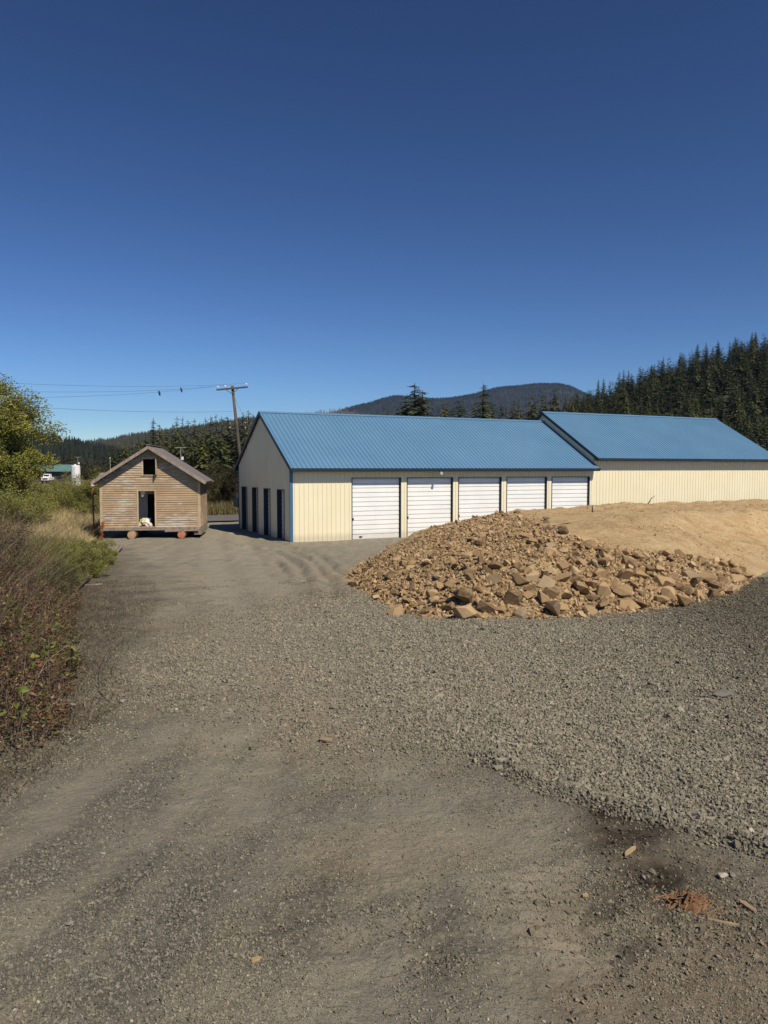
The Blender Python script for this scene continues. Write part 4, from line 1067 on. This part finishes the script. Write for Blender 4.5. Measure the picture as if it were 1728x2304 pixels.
ridge('far_left_ridge', [(60, 1010), (160, 996), (200, 989), (232, 984), (236, 990), (262, 986), (300, 992), (360, 1010)], 3400, 2700, 0, 13, 1500, (.05, .06, .04), None,
      'far pale blue forest on the distant left ridge', seed=7)
ridge('burnt_ridge', [(560, 960), (640, 935), (690, 929), (720, 924), (770, 922), (800, 925), (840, 935), (960, 975)], 2400, 1600, 0, 14, 3400, (.045, .05, .03), (600, 800, .70),
      'sparse bare trees along the reddish ridge above the blue roof', cols=((.07, .06, .045), (.19, .14, .11)), twide=.6, seed=8)
ridge('far_mountain', [(680, 965), (740, 935), (790, 918), (830, 909), (862, 899), (885, 895), (905, 896), (940, 901), (975, 901), (1010, 898), (1060, 889), (1100, 879), (1140, 874), (1195, 867), (1240, 867), (1270, 874), (1300, 888), (1350, 905), (1450, 930), (1600, 960), (1800, 1000)],
      3000, 1800, 0, 9, 26000, (.018, .028, .024), None, 'conifer forest on the distant mountain, haze blue mixed into its colour', seed=9, cols=((.022, .03, .025), (.04, .045, .036)))  # tree and soil tints made bluer to carry distance haze

# broadleaf bits
YG = [(.31, .30, .065, 3), (.23, .24, .06, 3), (.42, .37, .09, 1.3), (.13, .15, .045, 1.3)]
YG2 = [(.30, .30, .075, 3), (.21, .22, .06, 3), (.38, .34, .11, 1), (.11, .125, .04, 1)]
BR = [(.11, .10, .04, 3), (.14, .10, .05, 2), (.07, .075, .03, 3), (.18, .12, .06, 1)]
BRD = [(.07, .065, .03, 3), (.10, .075, .035, 2), (.045, .05, .022, 3), (.13, .10, .045, .7)]
bush('cottonwood_tree', (-22.3, 42, .0), (4.0, 3.4, 4.75), 60000, .155, YG, 'tall yellow-green broadleaf tree at the left edge', 'tree', None, 130, 21, 14, ('crown', 'trunk'), .20, .16)
bush('cottonwood_tree', (-26.6, 47, .0), (3.2, 3, 4.2), 14000, .16, YG2, 'greener broadleaf tree partly hidden at the far left edge', 'tree', None, 50, 22, 9, ('crown', 'trunk'), .22, .12)
sh = [(30, 1045, 40, 1.9, 'bright yellow-green shrub under the left edge tree'), (80, 1062, 47, 1.7, 'olive shrub left of the white truck'), (118, 1078, 52, 1.8, 'yellow-green shrub in front of the white truck'),
      (150, 1060, 54, 1.9, 'tall yellow-green shrub in front of the teal roofed building'), (186, 1076, 50, 1.6, 'low olive shrub right below the white tank'), (199, 1040, 50, 1.45, 'tall green willow shrub right of the white tank'),
      (60, 1090, 38, 1.9, 'low green shrub at the edge of the dry grass'), (212, 1062, 46, 1.1, 'dark green shrub beside the left eave of the shed'), (12, 1085, 36, 1.8, 'spreading green shrub at the foot of the left edge tree')]
for i, (px, yt, Y, rx, lab) in enumerate(sh):
    t = atY(px, yt, Y); bush('shrub', (t.x, Y, -.1), (rx, rx, max(t.z/2, .6)), 7500, .085, YG2 if i % 3 else YG, lab, 'shrub', 'shrubs beyond the dry grass', 34, 40+i, 8, lump_r=.27)
for i, (px, yt, Y, rx, nm, lab, stp) in enumerate([(500, 1030, 60, 2.4, 'shrub', 'large brown-green shrub behind the road left of the leaning pole', BRD), (476, 1055, 62, 2.2, 'shrub', 'mottled autumn shrub behind the road nearest the shed', BR),
        (528, 1048, 61, 1.9, 'shrub', 'dark green shrub behind the road beside the storage building', BRD), (545, 1062, 63, 2.0, 'shrub', 'brown shrub behind the road partly hidden by the storage building', BR)]):
    t = atY(px, yt, Y); bush(nm, (t.x, Y, -.1), (rx, rx*.8, t.z/2), 8000, .11, stp, lab, 'shrub', 'shrubs behind the road', 36, 60+i, 9, lump_r=.24)
for i, (px, yt, Y, rx, lab) in enumerate([(1500, 915, 128, 4.2, 'yellow-green broadleaf tree above the right blue roof'), (1560, 935, 124, 3.6, 'smaller yellowing broadleaf tree beside the one above the right roof'), (1618, 955, 120, 3.4, 'round pale green tree at the right end of the blue roof')]):
    t = atY(px, yt, Y); bush('broadleaf_tree', (t.x, Y, -.1), (rx, rx, t.z/2), 9000, .26, [(.14, .14, .045, 3), (.09, .10, .035, 3), (.2, .18, .06, 1)], lab, 'tree', None, 45, 80+i, 8, ('crown', 'trunk'), .24, .15)
for i in range(9):
    px = 200+i*9; t = atY(px, 1050+rng.uniform(-6, 10), 180); bush('broadleaf_tree', (t.x*1.0+rng.uniform(-3, 3), 185+i*3, -.1), (5.5, 5, max(t.z/2, 2.2)*.95), 2600, .5, BRD, 'dull green broadleaf tree in the low row at the foot of the left hill', 'tree', 'low trees at the foot of the left hill', 26, 90+i, 4, ('crown', 'trunk'), .28, .2)
for i in range(7):
    px = 60+i*22; bush('broadleaf_tree', ((px-864)/F*250, 250, -.1), (8, 6, 2.8+rng.uniform(0, 1.4)), 2600, .6, BRD, 'dull green broadleaf tree behind the teal roofed building', 'tree', 'trees behind the teal roofed building', 26, 110+i, 4, ('crown', 'trunk'), .28, .2)

# meadow grass left of the shed
FIELD = [(-60, 16), (-12.3, 15.6), (-8.7, 17.3), (-7.9, 19.3), (-8.6, 22.3), (-9.8, 26), (-11.4, 30), (-13.2, 34), (-15.0, 37), (-15.5, 48), (-60, 58)]
def inpoly(n, poly, xr, yr, pw=1.0):
    x = rng.uniform(*xr, n); y = yr[0]+(yr[1]-yr[0])*rng.random(n)**pw; s = poly_sd(x, y, poly); k = s > -.1
    return x[k], y[k], s[k]
x, y, s = inpoly(260000, FIELD, (-26, -7), (15.5, 50), 1.15)
n = len(x); dry = sst(27, 31, y+1.5*fbm(x*.3, y*.3, 2, 3))*(1-sst(-6, 6, -x-.62*y+8+0*x)*.0)
h = (.62+.5*rng.random(n)+.9*np.clip(fbm(x*.45, y*.45, 3, 77), -.3, .4))*np.clip(.35+s*.8, .35, 1)
dc = pal(n, [(.56, .44, .23, 3), (.66, .54, .31, 2), (.40, .32, .15, 2), (.26, .23, .10, 1)]); gc = pal(n, [(.19, .19, .06, 3), (.25, .235, .085, 2.5), (.33, .28, .13, 2), (.11, .12, .04, 1.5)])
kx = (rng.random(n) < dry)[:, None]
o = grass('meadow_grass', x, y, base(x, y)-.02, h*rng.uniform(.5, 1.1, n), (.009+.008*rng.random(n))*(1+.035*(y-15)), np.where(kx, dc, gc), lean=.6); tag(o, 'tall dry and green meadow grass left of the shed', 'grass', kind='stuff')
# leafy weeds within the near part of the meadow
x, y, s = inpoly(110000, FIELD, (-18, -7), (15.5, 30), 1.0); n = len(x)
P = np.stack([x, y, base(x, y)+rng.random(n)**.8*(.65+.9*np.clip(fbm(x*.6, y*.6, 3, 7), -.3, .4))*np.clip(.3+s, .3, 1)], -1)
V, Fc, cc = leaves_arr(P, rng.uniform(.03, .07, n), pal(n, [(.17, .17, .05, 3), (.24, .22, .075, 2), (.10, .11, .035, 1.5), (.28, .2, .1, .9)]))
tag(npmesh('leafy_weeds', V, Fc, m_leaf, None, {'col': cc}), 'low leafy weeds growing through the green grass beside the track', 'weeds', kind='stuff')
# grass verge behind the road
s_ = rng.uniform(-25, 4, 26000); t_ = 21+rng.random(26000)**1.4*22; x = A0[0]+D[0]*s_+G[0]*t_; y = A0[1]+D[1]*s_+G[1]*t_; n = len(x)
o = grass('verge_grass', x, y, base(x, y)-.02, .5+.7*rng.random(n), .04+.02*rng.random(n), pal(n, [(.22, .18, .08, 3), (.15, .14, .05, 3), (.30, .24, .12, 1.2), (.10, .10, .04, 1)])); tag(o, 'dry roadside grass behind the asphalt road', 'grass', kind='stuff')
x = rng.uniform(-60, -14, 30000); y = 48+rng.random(30000)**1.2*50; n = len(x)
o = grass('far_meadow', x, y, base(x, y)-.02, .6+.9*rng.random(n), .07+.03*rng.random(n), pal(n, [(.22, .19, .08, 3), (.15, .16, .05, 3), (.30, .25, .12, 1)])); tag(o, 'rough meadow grass and weeds beyond the dry grass', 'grass', kind='stuff')

# foreground brambles on the left bank
BRAM = PX((-20, 1765), (60, 1700), (110, 1660), (160, 1600), (150, 1540), (185, 1470), (160, 1400), (175, 1350), (140, 1310), (150, 1275))+[(-11, 15.5), (-14, 12), (-8, 4)]
REDS = [(.16, .075, .045, 3), (.11, .06, .04, 3), (.21, .11, .07, 2), (.15, .13, .05, 3), (.14, .14, .045, 3), (.28, .26, .08, 1), (.30, .20, .14, 1.2), (.07, .05, .035, 2)]
x, y, s = inpoly(300000, BRAM, (-10, -1), (4, 16), .9)
k = (x/y > -.66); x, y, s = x[k], y[k], s[k]; n = len(x)
s = s+.7*fbm(x*1.6, y*1.6, 3, 18); s_ok = s > 0; x, y, s = x[s_ok], y[s_ok], s[s_ok]; n = len(x)
hb = np.clip(.08+1.0*s, .08, 1.3)+.8*np.clip(s, 0, 1)*np.clip(fbm(x*1.3, y*1.3, 4, 17), -.35, .5)
zt = rng.random(n)**.6*np.maximum(hb, .08)
greenish = fbm(x*.8, y*.8, 3, 27) > .06
cc0 = np.where((greenish & (rng.random(n) < .75))[:, None], pal(n, [(.12, .125, .04, 3), (.16, .16, .05, 2), (.07, .075, .03, 2)]), pal(n, REDS))
hb = hb*1.25
zt = zt*1.25
P = np.stack([x, y, base(x, y)+zt], -1)
ss_ = rng.random(n) < .75
V, Fc, cc = leaves_arr(P[ss_], (rng.uniform(.022, .06, n)*(1+.5*(rng.random(n) < .06)))[ss_], cc0[ss_], asp=.45)
tag(npmesh('bramble_thicket', V, Fc, m_leaf, None, {'col': cc}), 'red-brown and olive bramble leaves covering the left bank', 'brambles', kind='stuff')
# dry stems and twigs
k = rng.random(n) < .06; xs_, ys_ = x[k], y[k]; nn_ = len(xs_)
o = grass('dry_stems', xs_, ys_, base(xs_, ys_)-.02, (np.maximum(hb, .15)[k])*rng.uniform(.7, 1.5, nn_), np.full(nn_, .008), pal(nn_, [(.20, .12, .09, 3), (.30, .24, .18, 2), (.12, .07, .05, 2)]), lean=.6)
tag(o, 'thin dry stems and twigs among the brambles', 'stems', kind='stuff')
# tall weedy grass rising out of the upper brambles
x, y, s = inpoly(26000, [(-11, 7.5), (-4.6, 7.2), (-4.9, 10), (-5.6, 12.5), (-6.9, 15.5), (-9, 17), (-13, 17)], (-13, -4), (7, 17)); n = len(x)
o = grass('tall_weeds', x, y, base(x, y)-.02, (.3+.6*rng.random(n)**1.5)*np.clip(.3+s, .3, 1), .006+.007*rng.random(n), pal(n, [(.20, .19, .08, 3), (.14, .15, .055, 4), (.32, .27, .15, 1.5), (.13, .09, .06, 1)]), lean=.45)
tag(o, 'tall thin weeds and grass rising out of the upper brambles', 'weeds', kind='stuff')
# grass litter at the bank foot
x, y, s = inpoly(160000, ORG, (-8, -1), (3.5, 20), .9); k = (s > -.3) & (poly_sd(x, y, BRAM) < .4) & (rng.random(len(x)) < .1+.9*np.exp(-np.abs(poly_sd(x, y, BRAM))/.45)); x, y = x[k], y[k]; n = len(x)
o = grass('dead_grass_litter', x, y, ground_z(x, y), .02+.07*rng.random(n)**2, .005+.004*rng.random(n), pal(n, [(.17, .13, .09, 3), (.28, .23, .16, 1), (.08, .06, .04, 3), (.12, .12, .06, 1)]), lean=1.6)
tag(o, 'dead grass litter along the foot of the left bank', 'litter', kind='stuff')
# individual leafy plants in the brambles
def knotweed(px, py, h, seed, label, ls=.095, nl=14, stops=((.20, .22, .045, 3), (.13, .15, .04, 2), (.27, .25, .07, 1))):
    rg = np.random.default_rng(seed); gx_, gy_ = at(px, py); z_ = float(base(gx_, gy_))
    root = empty('leafy_plant', (gx_, gy_, z_), 0, label, 'plant', 'broad-leaved plants in the brambles')
    q = MB(); P = []
    for i in range(4):
        a = rg.uniform(0, 6.28); tip = Vector((math.cos(a)*h*.35, math.sin(a)*h*.35, h*rg.uniform(.75, 1.05)))
        pts = [Vector((0, 0, -.03)), tip*.5+Vector((0, 0, h*.12)), tip]; q.tube(pts, [.006, .005, .002], 5)
        for j in range(nl//4): u = rg.uniform(.45, 1); P.append(tuple(pts[1].lerp(pts[2], (u-.5)*2) if u > .5 else pts[0].lerp(pts[1], u*2)))
    q.build('stem', m_bark, root)
    V, Fc, cc = leaves_arr(np.array(P), ls*rg.uniform(.7, 1.2, len(P)), pal(len(P), stops, rg), rg, asp=.55, fold=.08)
    npmesh('foliage', V, Fc, m_leaf, root, {'col': cc})
for i, a in enumerate([(20, 1580, .75, 'tall yellow-green plant at the left edge of the brambles'), (75, 1560, .62, 'yellow-green plant in the middle of the brambles'), (112, 1590, .60, 'broad-leaved plant at the bramble edge nearest the gravel'),
                       (30, 1680, .55, 'low green plant at the lower left of the brambles'), (100, 1480, .55, 'olive green plant in the upper brambles'), (142, 1545, .5, 'single bright leaf plant hanging over the bramble edge'), (10, 1480, .6, 'green plant behind the tall one at the left edge')]):
    knotweed(a[0], a[1], a[2], 200+i, a[3])
knotweed(40, 1600, .5, 230, 'red-leaved plant low in the brambles', .09, 12, ((.22, .07, .05, 3), (.15, .05, .04, 2)))
# grey-green weeds at the upper left
for i, (px, py, h, rx, stp, lab) in enumerate([(10, 1420, .75, .9, [(.15, .16, .06, 4), (.2, .18, .09, 2), (.08, .09, .04, 2), (.24, .17, .12, .6)], 'greyish brown weed clump at the left edge above the brambles'),
        (40, 1395, .62, .9, [(.12, .13, .055, 3), (.16, .14, .09, 2), (.08, .075, .045, 2)], 'grey-green weed clump behind the brambles'),
        (95, 1370, .5, .8, [(.13, .14, .05, 3), (.10, .09, .05, 2)], 'olive weed clump between the brambles and the grass'), (-60, 1440, .95, 1.1, [(.12, .11, .06, 3), (.16, .12, .09, 2)], 'tall brown weed clump at the extreme left edge')]):
    gx_, gy_ = at(px, py); bush('weed_clump', (gx_, gy_, float(base(gx_, gy_))-.05), (rx, rx, h), 12000, .034, stp, lab, 'weeds', 'weed clumps at the upper left', 90, 260+i, 26, lump_r=.17, trunk=.006)
for i, (px, py, h, rx, stp, lab) in enumerate([(165, 1296, .60, 1.0, YG2, 'tallest olive green leafy mound at the meadow edge'), (75, 1290, .58, 1.1, YG2, 'broad green leafy mound behind the brambles at the meadow edge'), (110, 1318, .42, .8, [(.14, .17, .05, 3), (.19, .20, .07, 2), (.09, .10, .04, 1)], 'rounded bright green grass tuft at the near corner of the meadow'), (200, 1300, .52, .85, YG2, 'yellow-green leafy clump at the near edge of the meadow'),
        (222, 1272, .50, .75, YG2, 'olive leafy clump at the right edge of the meadow')]):
    gx_, gy_ = at(px, py); bush('weed_clump', (gx_, gy_, float(base(gx_, gy_))-.05), (rx, rx*.8, h), 9000, .038, stp, lab, 'weeds', 'leafy clumps at the meadow edge', 70, 280+i, 16, lump_r=.2, trunk=.006)

# ------------------------------------------------------------------ distant buildings and odds
p = atY(118, 1045, 190)
tb = empty('teal_roof_building', (p.x, 190, 0), 0.02, 'distant low building with teal metal roof beyond the shrubs', 'building')
q = MB(); q.box(-9, 4, .6, 7.5, 0, 2.75); q.build('wall', noisy('far_wall', (.06, .055, .05), (.10, .09, .08), 1), tb)
q = MB(); q.poly([(-9.6, -.2, 2.75), (4.6, -.2, 2.75), (4.0, 4, 4.45), (-9.6, 4, 4.45)]); q.poly([(-9.6, 8.2, 2.75), (4.6, 8.2, 2.75), (4.0, 4, 4.45), (-9.6, 4, 4.45)])
q.poly([(-9.6, -.2, 2.65), (4.6, -.2, 2.65), (4.6, 8.2, 2.65), (-9.6, 8.2, 2.65)]); q.poly([(-9.6, -.2, 2.65), (4.6, -.2, 2.65), (4.6, -.2, 2.75), (-9.6, -.2, 2.75)]); q.build('roof', m_teal, tb)
for i in range(3):
    q = MB(); q.box(-5.5+i*3.1, -3.3+i*3.1, .56, .60, .9, 2.1); q.build('window', m_dark, tb)
# truck
p = atY(104, 1062, 172); tk = empty('pickup_truck', (p.x, 172, 0), .12, 'white truck parked in front of the teal roofed building', 'truck')
tk.scale = (.8, .8, .95)
q = MB(); q.poly([(-.95, 0, 1.5), (-.95, 2.0, 1.5), (-.8, 1.9, 2.3), (-.8, .25, 2.3)]); q.poly([(.95, 0, 1.5), (.95, 2.0, 1.5), (.8, 1.9, 2.3), (.8, .25, 2.3)])
q.poly([(-.95, 0, 1.5), (.95, 0, 1.5), (.8, .25, 2.3), (-.8, .25, 2.3)]); q.poly([(-.95, 2, 1.5), (.95, 2, 1.5), (.8, 1.9, 2.3), (-.8, 1.9, 2.3)]); q.poly([(-.8, .25, 2.3), (.8, .25, 2.3), (.8, 1.9, 2.3), (-.8, 1.9, 2.3)])
cabp = q.build('cab', m_white, tk)
q = MB(); q.box(-.72, .72, .06, .09, 1.62, 2.12); o = q.build('windscreen', m_dark, cabp)
q = MB(); q.box(-1, 1, -1.3, 3.9, .75, 1.5); q.build('body', m_white, tk, bevel=.06)
q = MB(); q.box(-.7, .7, -1.34, -1.305, .95, 1.3); q.build('grille', m_dark, tk)
for (a, b) in ((-.9, -.6), (.9, -.6), (-.9, 2.8), (.9, 2.8)):
    q = MB(); q.tube([(a-.12, b, .42), (a+.12, b, .42)], .42, 16); q.build('wheel', m_dark, tk)
# tank
p = atY(170, 1047, 150); tk = empty('storage_tank', (p.x, 150, 0), 0, 'white upright cylindrical storage tank beyond the shrubs', 'tank')
q = MB(); q.tube([(0, 0, 0), (0, 0, p.z-.12), (0, 0, p.z)], [.86, .86, .70], 28); q.build('tank_body', noisy('white_tank', (.72, .72, .72), (.80, .80, .79), .8, .4), tk)
q = MB()
for i in range(7):
    z_ = p.z-.5-.34*i; q.box(-.02+.05*(i % 2), .20-.05*(i % 3), -.90, -.862, z_-.1, z_+.08)
q.build('faded_marking', noisy('faded_paint', (.38, .40, .44), (.55, .56, .58), 8), tk)
q = MB(); q.tube([(.0, -.2, p.z-.05), (0, -.2, p.z+.25)], .2, 12); q.build('hatch', m_white, tk)
def lamp(px, yt, Y, lab):
    p = atY(px, yt, Y); r_ = empty('street_lamp', (p.x, Y, 0), 0, lab, 'lamp post')
    q = MB(); q.tube([(0, 0, 0), (0, 0, p.z)], [.06, .035], 8); q.build('post', m_conc, r_)
    q = MB(); q.box(-.7, .7, -.05, .05, p.z+.002, p.z+.07); q.build('lamp_arm', m_conc, r_)
    q = MB(); q.box(.08, .34, -.1, .1, p.z-1.5, p.z-1.1); q.build('lamp_head', m_white, r_)
lamp(175, 1029, 165, 'distant pale lamp post with crossbar just right of the white tank')
lamp(406.5, 1008, 95, 'distant pale lamp post with flat top behind the shed roof')
p = atY(247.6, 1031, 90); r_ = empty('thin_pole', (p.x, 90, 0), 0, 'thin pale bare pole behind the left slope of the shed roof', 'pole'); q = MB(); q.tube([(0, 0, 0), (0, 0, p.z)], .035, 8); q.build('shaft', m_conc, r_); q = MB(); q.tube([(0, 0, p.z), (0, 0, p.z+.08)], [.08, .05], 8); q.build('cap', m_porc, r_)
# outbuilding behind the shed
p = atY(214, 1068, 60); ob = empty('grey_outbuilding', (p.x+1.6, 60, 0), .1, 'small grey-roofed outbuilding half hidden behind the left side of the shed', 'building')
q = MB(); q.box(-1.4, 4, 0, 4, 0, 2.2); q.build('wall', noisy('pale_boards', (.42, .40, .38), (.52, .50, .47), 2), ob)
q = MB(); q.poly([(-1.7, -.3, 2.2), (4.3, -.3, 2.2), (4.3, 2, 3.1), (-1.7, 2, 3.1)]); q.poly([(-1.7, 4.3, 2.2), (4.3, 4.3, 2.2), (4.3, 2, 3.1), (-1.7, 2, 3.1)]); q.poly([(-1.4, 0, 2.2), (-1.4, 4, 2.2), (-1.4, 2, 3.05)]); q.poly([(-1.7, -.3, 2.12), (4.3, -.3, 2.12), (4.3, -.3, 2.2), (-1.7, -.3, 2.2)])
q.build('roof', noisy('grey_roof', (.24, .22, .22), (.32, .30, .30), 1), ob)
# rusty post left of the shed
m_rust = noisy('rusty_steel', (.22, .08, .04), (.32, .14, .07), 12)
p = atY(209, 1094, 37.5); r_ = empty('rusty_post', (p.x, 37.5, 0), 0, 'rusty steel post with pale cap in the grass left of the shed', 'post')
q = MB(); q.box(-.03, .03, -.03, .03, -.1, p.z); q.build('shaft', m_rust, r_); q = MB(); q.box(-.065, .065, -.065, .065, p.z+.002, p.z+.14); q.build('cap', m_plaster, r_)
gx_ = atY(231, 1180, 36.0); bush('orange_shrub', (gx_.x, 35.9, .0), (.16, .14, .62), 900, .05, [(.62, .17, .03, 3), (.45, .12, .03, 2), (.30, .2, .06, 1)], 'small orange-leaved shrub against the left corner of the shed', 'shrub', None, 12, 300, 4)

# ------------------------------------------------------------------ yard debris
def place(o, px, py, dz=0.0):
    gx_, gy_ = at(px, py); o.location = (gx_, gy_, float(ground_z(gx_, gy_))+dz); return o
def board(px, py, ln, wdt, th, rz, m, name, lab, cat, tilt=0.0, jag=True):
    q = MB(); k = 6; up = []; lo = []
    rg = np.random.default_rng(int(px)); xs_ = np.linspace(-ln/2, ln/2, k)
    for i in range(k):
        w_ = wdt/2*(rg.uniform(.75, 1.0) if jag else 1)*(.35 if jag and i in (0, k-1) else 1); up.append((xs_[i], w_)); lo.append((xs_[i]+rg.uniform(-.01, .01), -w_))
    ring = up+lo[::-1]; q.poly([(a, b, th) for a, b in ring]); q.poly([(a, b, 0) for a, b in ring][::-1])
    for i in range(len(ring)): a, b = ring[i], ring[(i+1) % len(ring)]; q.poly([(a[0], a[1], 0), (b[0], b[1], 0), (b[0], b[1], th), (a[0], a[1], th)])
    o = q.build(name, m); place(o, px, py, .003); o.rotation_euler = (0, tilt, rz); return tag(o, lab, cat)
m_chip = noisy('fresh_wood', (.33, .23, .12), (.48, .35, .20), 30, stretch=(1, 6, 6)); m_chipd = noisy('old_wood', (.25, .18, .11), (.36, .27, .17), 30)
board(1417, 1922, .085, .018, .014, .7, m_chip, 'wood_chip', 'pale splintered wood chip on the dark damp patch', 'wood chip', -.1)
board(1684, 2041, .10, .028, .016, 1.9, m_chipd, 'wood_chip', 'short brown wood chip at the right edge right of the splintered stump', 'wood chip')
board(1619, 2074, .15, .018, .01, -.35, m_chipd, 'wood_stick', 'flat grey-brown stick below the splintered stump piece', 'stick')
board(1318, 2014, .032, .018, .01, .3, m_chip, 'wood_chip', 'small pale wood chip left of the clods', 'wood chip')
board(576, 2164, .038, .022, .008, .5, m_chip, 'wood_chip', 'orange-tan wood chip on the lower middle gravel', 'wood chip')
board(210, 1319, .42, .09, .03, .35, m_rake, 'broken_board', 'pale broken board end on the ground below the meadow corner', 'board')
board(150, 1327, .5, .12, .03, .25, m_rake, 'broken_board', 'flat pale board lying among dark twigs left of the broken end', 'board')
# two long boards beside the meadow
for (a, b, lab) in (((248, 1262), (276, 1235), 'long weathered board lying beside the meadow, the right one'), ((240, 1268), (268, 1234), 'long weathered board lying beside the meadow, the left one')):
    pa, pb = at(*a), at(*b); q = MB(); q.bar((pa[0], pa[1], base(pa[0], pa[1])+.08), (pb[0], pb[1], base(pb[0], pb[1])+.14), .10, .05); tag(q.build('long_board', m_wood), lab, 'board', 'long boards beside the meadow')
def branch(pts, r0, lab, m=m_bark, name='branch'):
    q = MB(); P = [(*at(a, b), 0) for a, b, _ in pts]; P = [Vector((p_[0], p_[1], float(ground_z(p_[0], p_[1]))+pts[i][2])) for i, p_ in enumerate(P)]
    q.tube(P, np.linspace(r0, r0*.4, len(P)).tolist(), 7); return tag(q.build(name, m, smooth=True), lab, 'branch')
branch([(200, 1310, .08), (180, 1328, .10), (160, 1340, .07), (120, 1352, .05)], .045, 'dark thick dead branch at the meadow corner')
branch([(222, 1560, .01), (224, 1530, .06), (232, 1510, .13), (240, 1500, .2)], .004, 'thin curved twig standing at the foot of the bank')
branch([(225, 1562, .01), (236, 1572, .012), (246, 1578, .01)], .006, 'short dark stick lying at the foot of the bank')
branch([(0, 1188, 1.3), (25, 1180, 1.25), (45, 1176, 1.2)], .012, 'grey bare branch poking out of the weeds at the left edge', m_wood)
for (px, py, dx, dz, lab) in [(1458, 1133, .35, .42, 'dark broken stick leaning up from the mound crest in front of the right building'), (1361, 1132, -.45, .25, 'short dark twig on the mound crest near the last roll-up door'),
                              (1333, 1152, .02, .3, 'small upright dark twig on the dirt mound'), (1255, 1180, .6, .05, 'dark curved root lying on the dirt mound above the rock pile'), (1181, 1137, .2, .35, 'thin grey twig on the mound crest before the fourth roll-up door')]:
    rv = ray(px, py); t = 8.0
    while t < 60 and H+rv[2]*t > float(mound_z(np.array(rv[0]*t), np.array(rv[1]*t))): t += .03
    p = Vector((rv[0]*t, rv[1]*t, H+rv[2]*t-.03)); q = MB(); q.tube([p, p+Vector((dx*.5, .05, dz*.6+.03)), p+Vector((dx, 0, dz))], [.03, .022, .01], 6); tag(q.build('twig', m_bark, smooth=True), lab, 'twig')
# pale rocks
def stone(px, py, r_, col, lab, seed, sc=(1.2, .9, .7)):
    m = noisy('stone_%s' % ('light' if col[0] > .4 else 'grey'), col, tuple(c_*.75 for c_ in col), 30, bmp=.4); V, Fc = hull(seed, 16)
    me = bpy.data.meshes.new('stone'); me.from_pydata((V*r_*np.array([sc])).tolist(), [], Fc.tolist())
    bm = bmesh.new(); bm.from_mesh(me); bmesh.ops.bevel(bm, geom=list(bm.edges), offset=r_*.06, segments=1, affect='EDGES'); bm.to_mesh(me); bm.free(); me.materials.append(m)
    o = bpy.data.objects.new('stone', me); place(o, px, py, r_*.4); o.rotation_euler = (0, 0, seed); link(o); tag(o, lab, 'stone')
stone(1626, 1971, .026, (.42, .38, .29), 'pale cream stone right of the splintered stump piece', 701, (1.3, .9, .7))
stone(1648, 1969, .020, (.24, .22, .19), 'small grey stone touching the pale cream stone', 702)
stone(1322, 1790, .030, (.55, .50, .42), 'white pitted stone on the edge of the gravel berm', 703)
stone(1336, 1796, .018, (.50, .46, .38), 'small whitish stone beside the white pitted stone', 708)
stone(1196, 1746, .045, (.20, .185, .155), 'flat grey stone on the gravel berm, larger of the two', 704, (1.3, 1, .5))
stone(1256, 1780, .036, (.19, .18, .15), 'grey-green stone on the gravel berm left of the white pitted stone', 705)
stone(1372, 1803, .034, (.22, .21, .20), 'bluish grey stone on the berm right of the white pitted stone', 706, (1.4, .9, .5))
stone(1628, 1575, .10, (.19, .18, .16), 'flat dark slab stone lying in the right gravel', 707, (1.5, .9, .35))
stone(733, 1667, .055, (.30, .22, .15), 'flat reddish stone at the lower edge of the tan gravel', 709, (1.3, 1, .4))
stone(136, 1588, .06, (.30, .29, .25), 'pale grey stone at the bramble foot, leftmost of a few', 710)
stone(160, 1592, .05, (.30, .28, .24), 'pale angular stone at the bramble foot, middle of a few', 711)
stone(274, 1580, .045, (.28, .25, .21), 'tan stone right of the bramble foot', 712)
# splintered stump piece
gx_, gy_ = at(1552, 2035); z_ = float(ground_z(gx_, gy_)); rg = np.random.default_rng(77)
sp_ = empty('splintered_stump', (gx_, gy_, z_), 0, 'reddish brown splintered stump fragment lying on the dark soil', 'stump')
m_spl = noisy('splintered_wood', (.12, .065, .035), (.33, .19, .10), 25)
q = MB()
for i in range(130):
    c_ = Vector((rg.normal(0, .055), rg.normal(0, .045), 0)); hh = .055*math.exp(-(c_.x/.07)**2-(c_.y/.06)**2); c_.z = rg.uniform(0, hh)+.005
    d_ = Vector((rg.normal(.8, .3), rg.normal(.5, .3), rg.normal(.15, .3))).normalized()*rg.uniform(.015, .06); q.bar(c_-d_*.5, c_+d_*.5, rg.uniform(.002, .008), rg.uniform(.0015, .005))
q.build('splinters', m_spl, sp_)
V, Fc = hull(900, 18); me = bpy.data.meshes.new('core'); me.from_pydata((V*np.array([[.10, .07, .05]])).tolist(), [], Fc.tolist()); me.materials.append(noisy('dark_rotten_wood', (.10, .055, .03), (.18, .10, .05), 30)); link(bpy.data.objects.new('core', me), sp_)

# ------------------------------------------------------------------ haze
hb_ = MB(); hb_.box(-3600, 3600, -400, 5100, -3.0, 372)
mh_ = bpy.data.materials.new('haze'); mh_.use_nodes = True; nt = mh_.node_tree; nt.nodes.clear()
pv = nt.nodes.new('ShaderNodeVolumePrincipled'); pv.inputs['Color'].default_value = (.34, .52, .95, 1); pv.inputs['Density'].default_value = .000075; pv.inputs['Anisotropy'].default_value = 0.2
ou = nt.nodes.new('ShaderNodeOutputMaterial'); nt.links.new(pv.outputs[0], ou.inputs['Volume'])
tag(hb_.build('haze', mh_), kind='stuff')
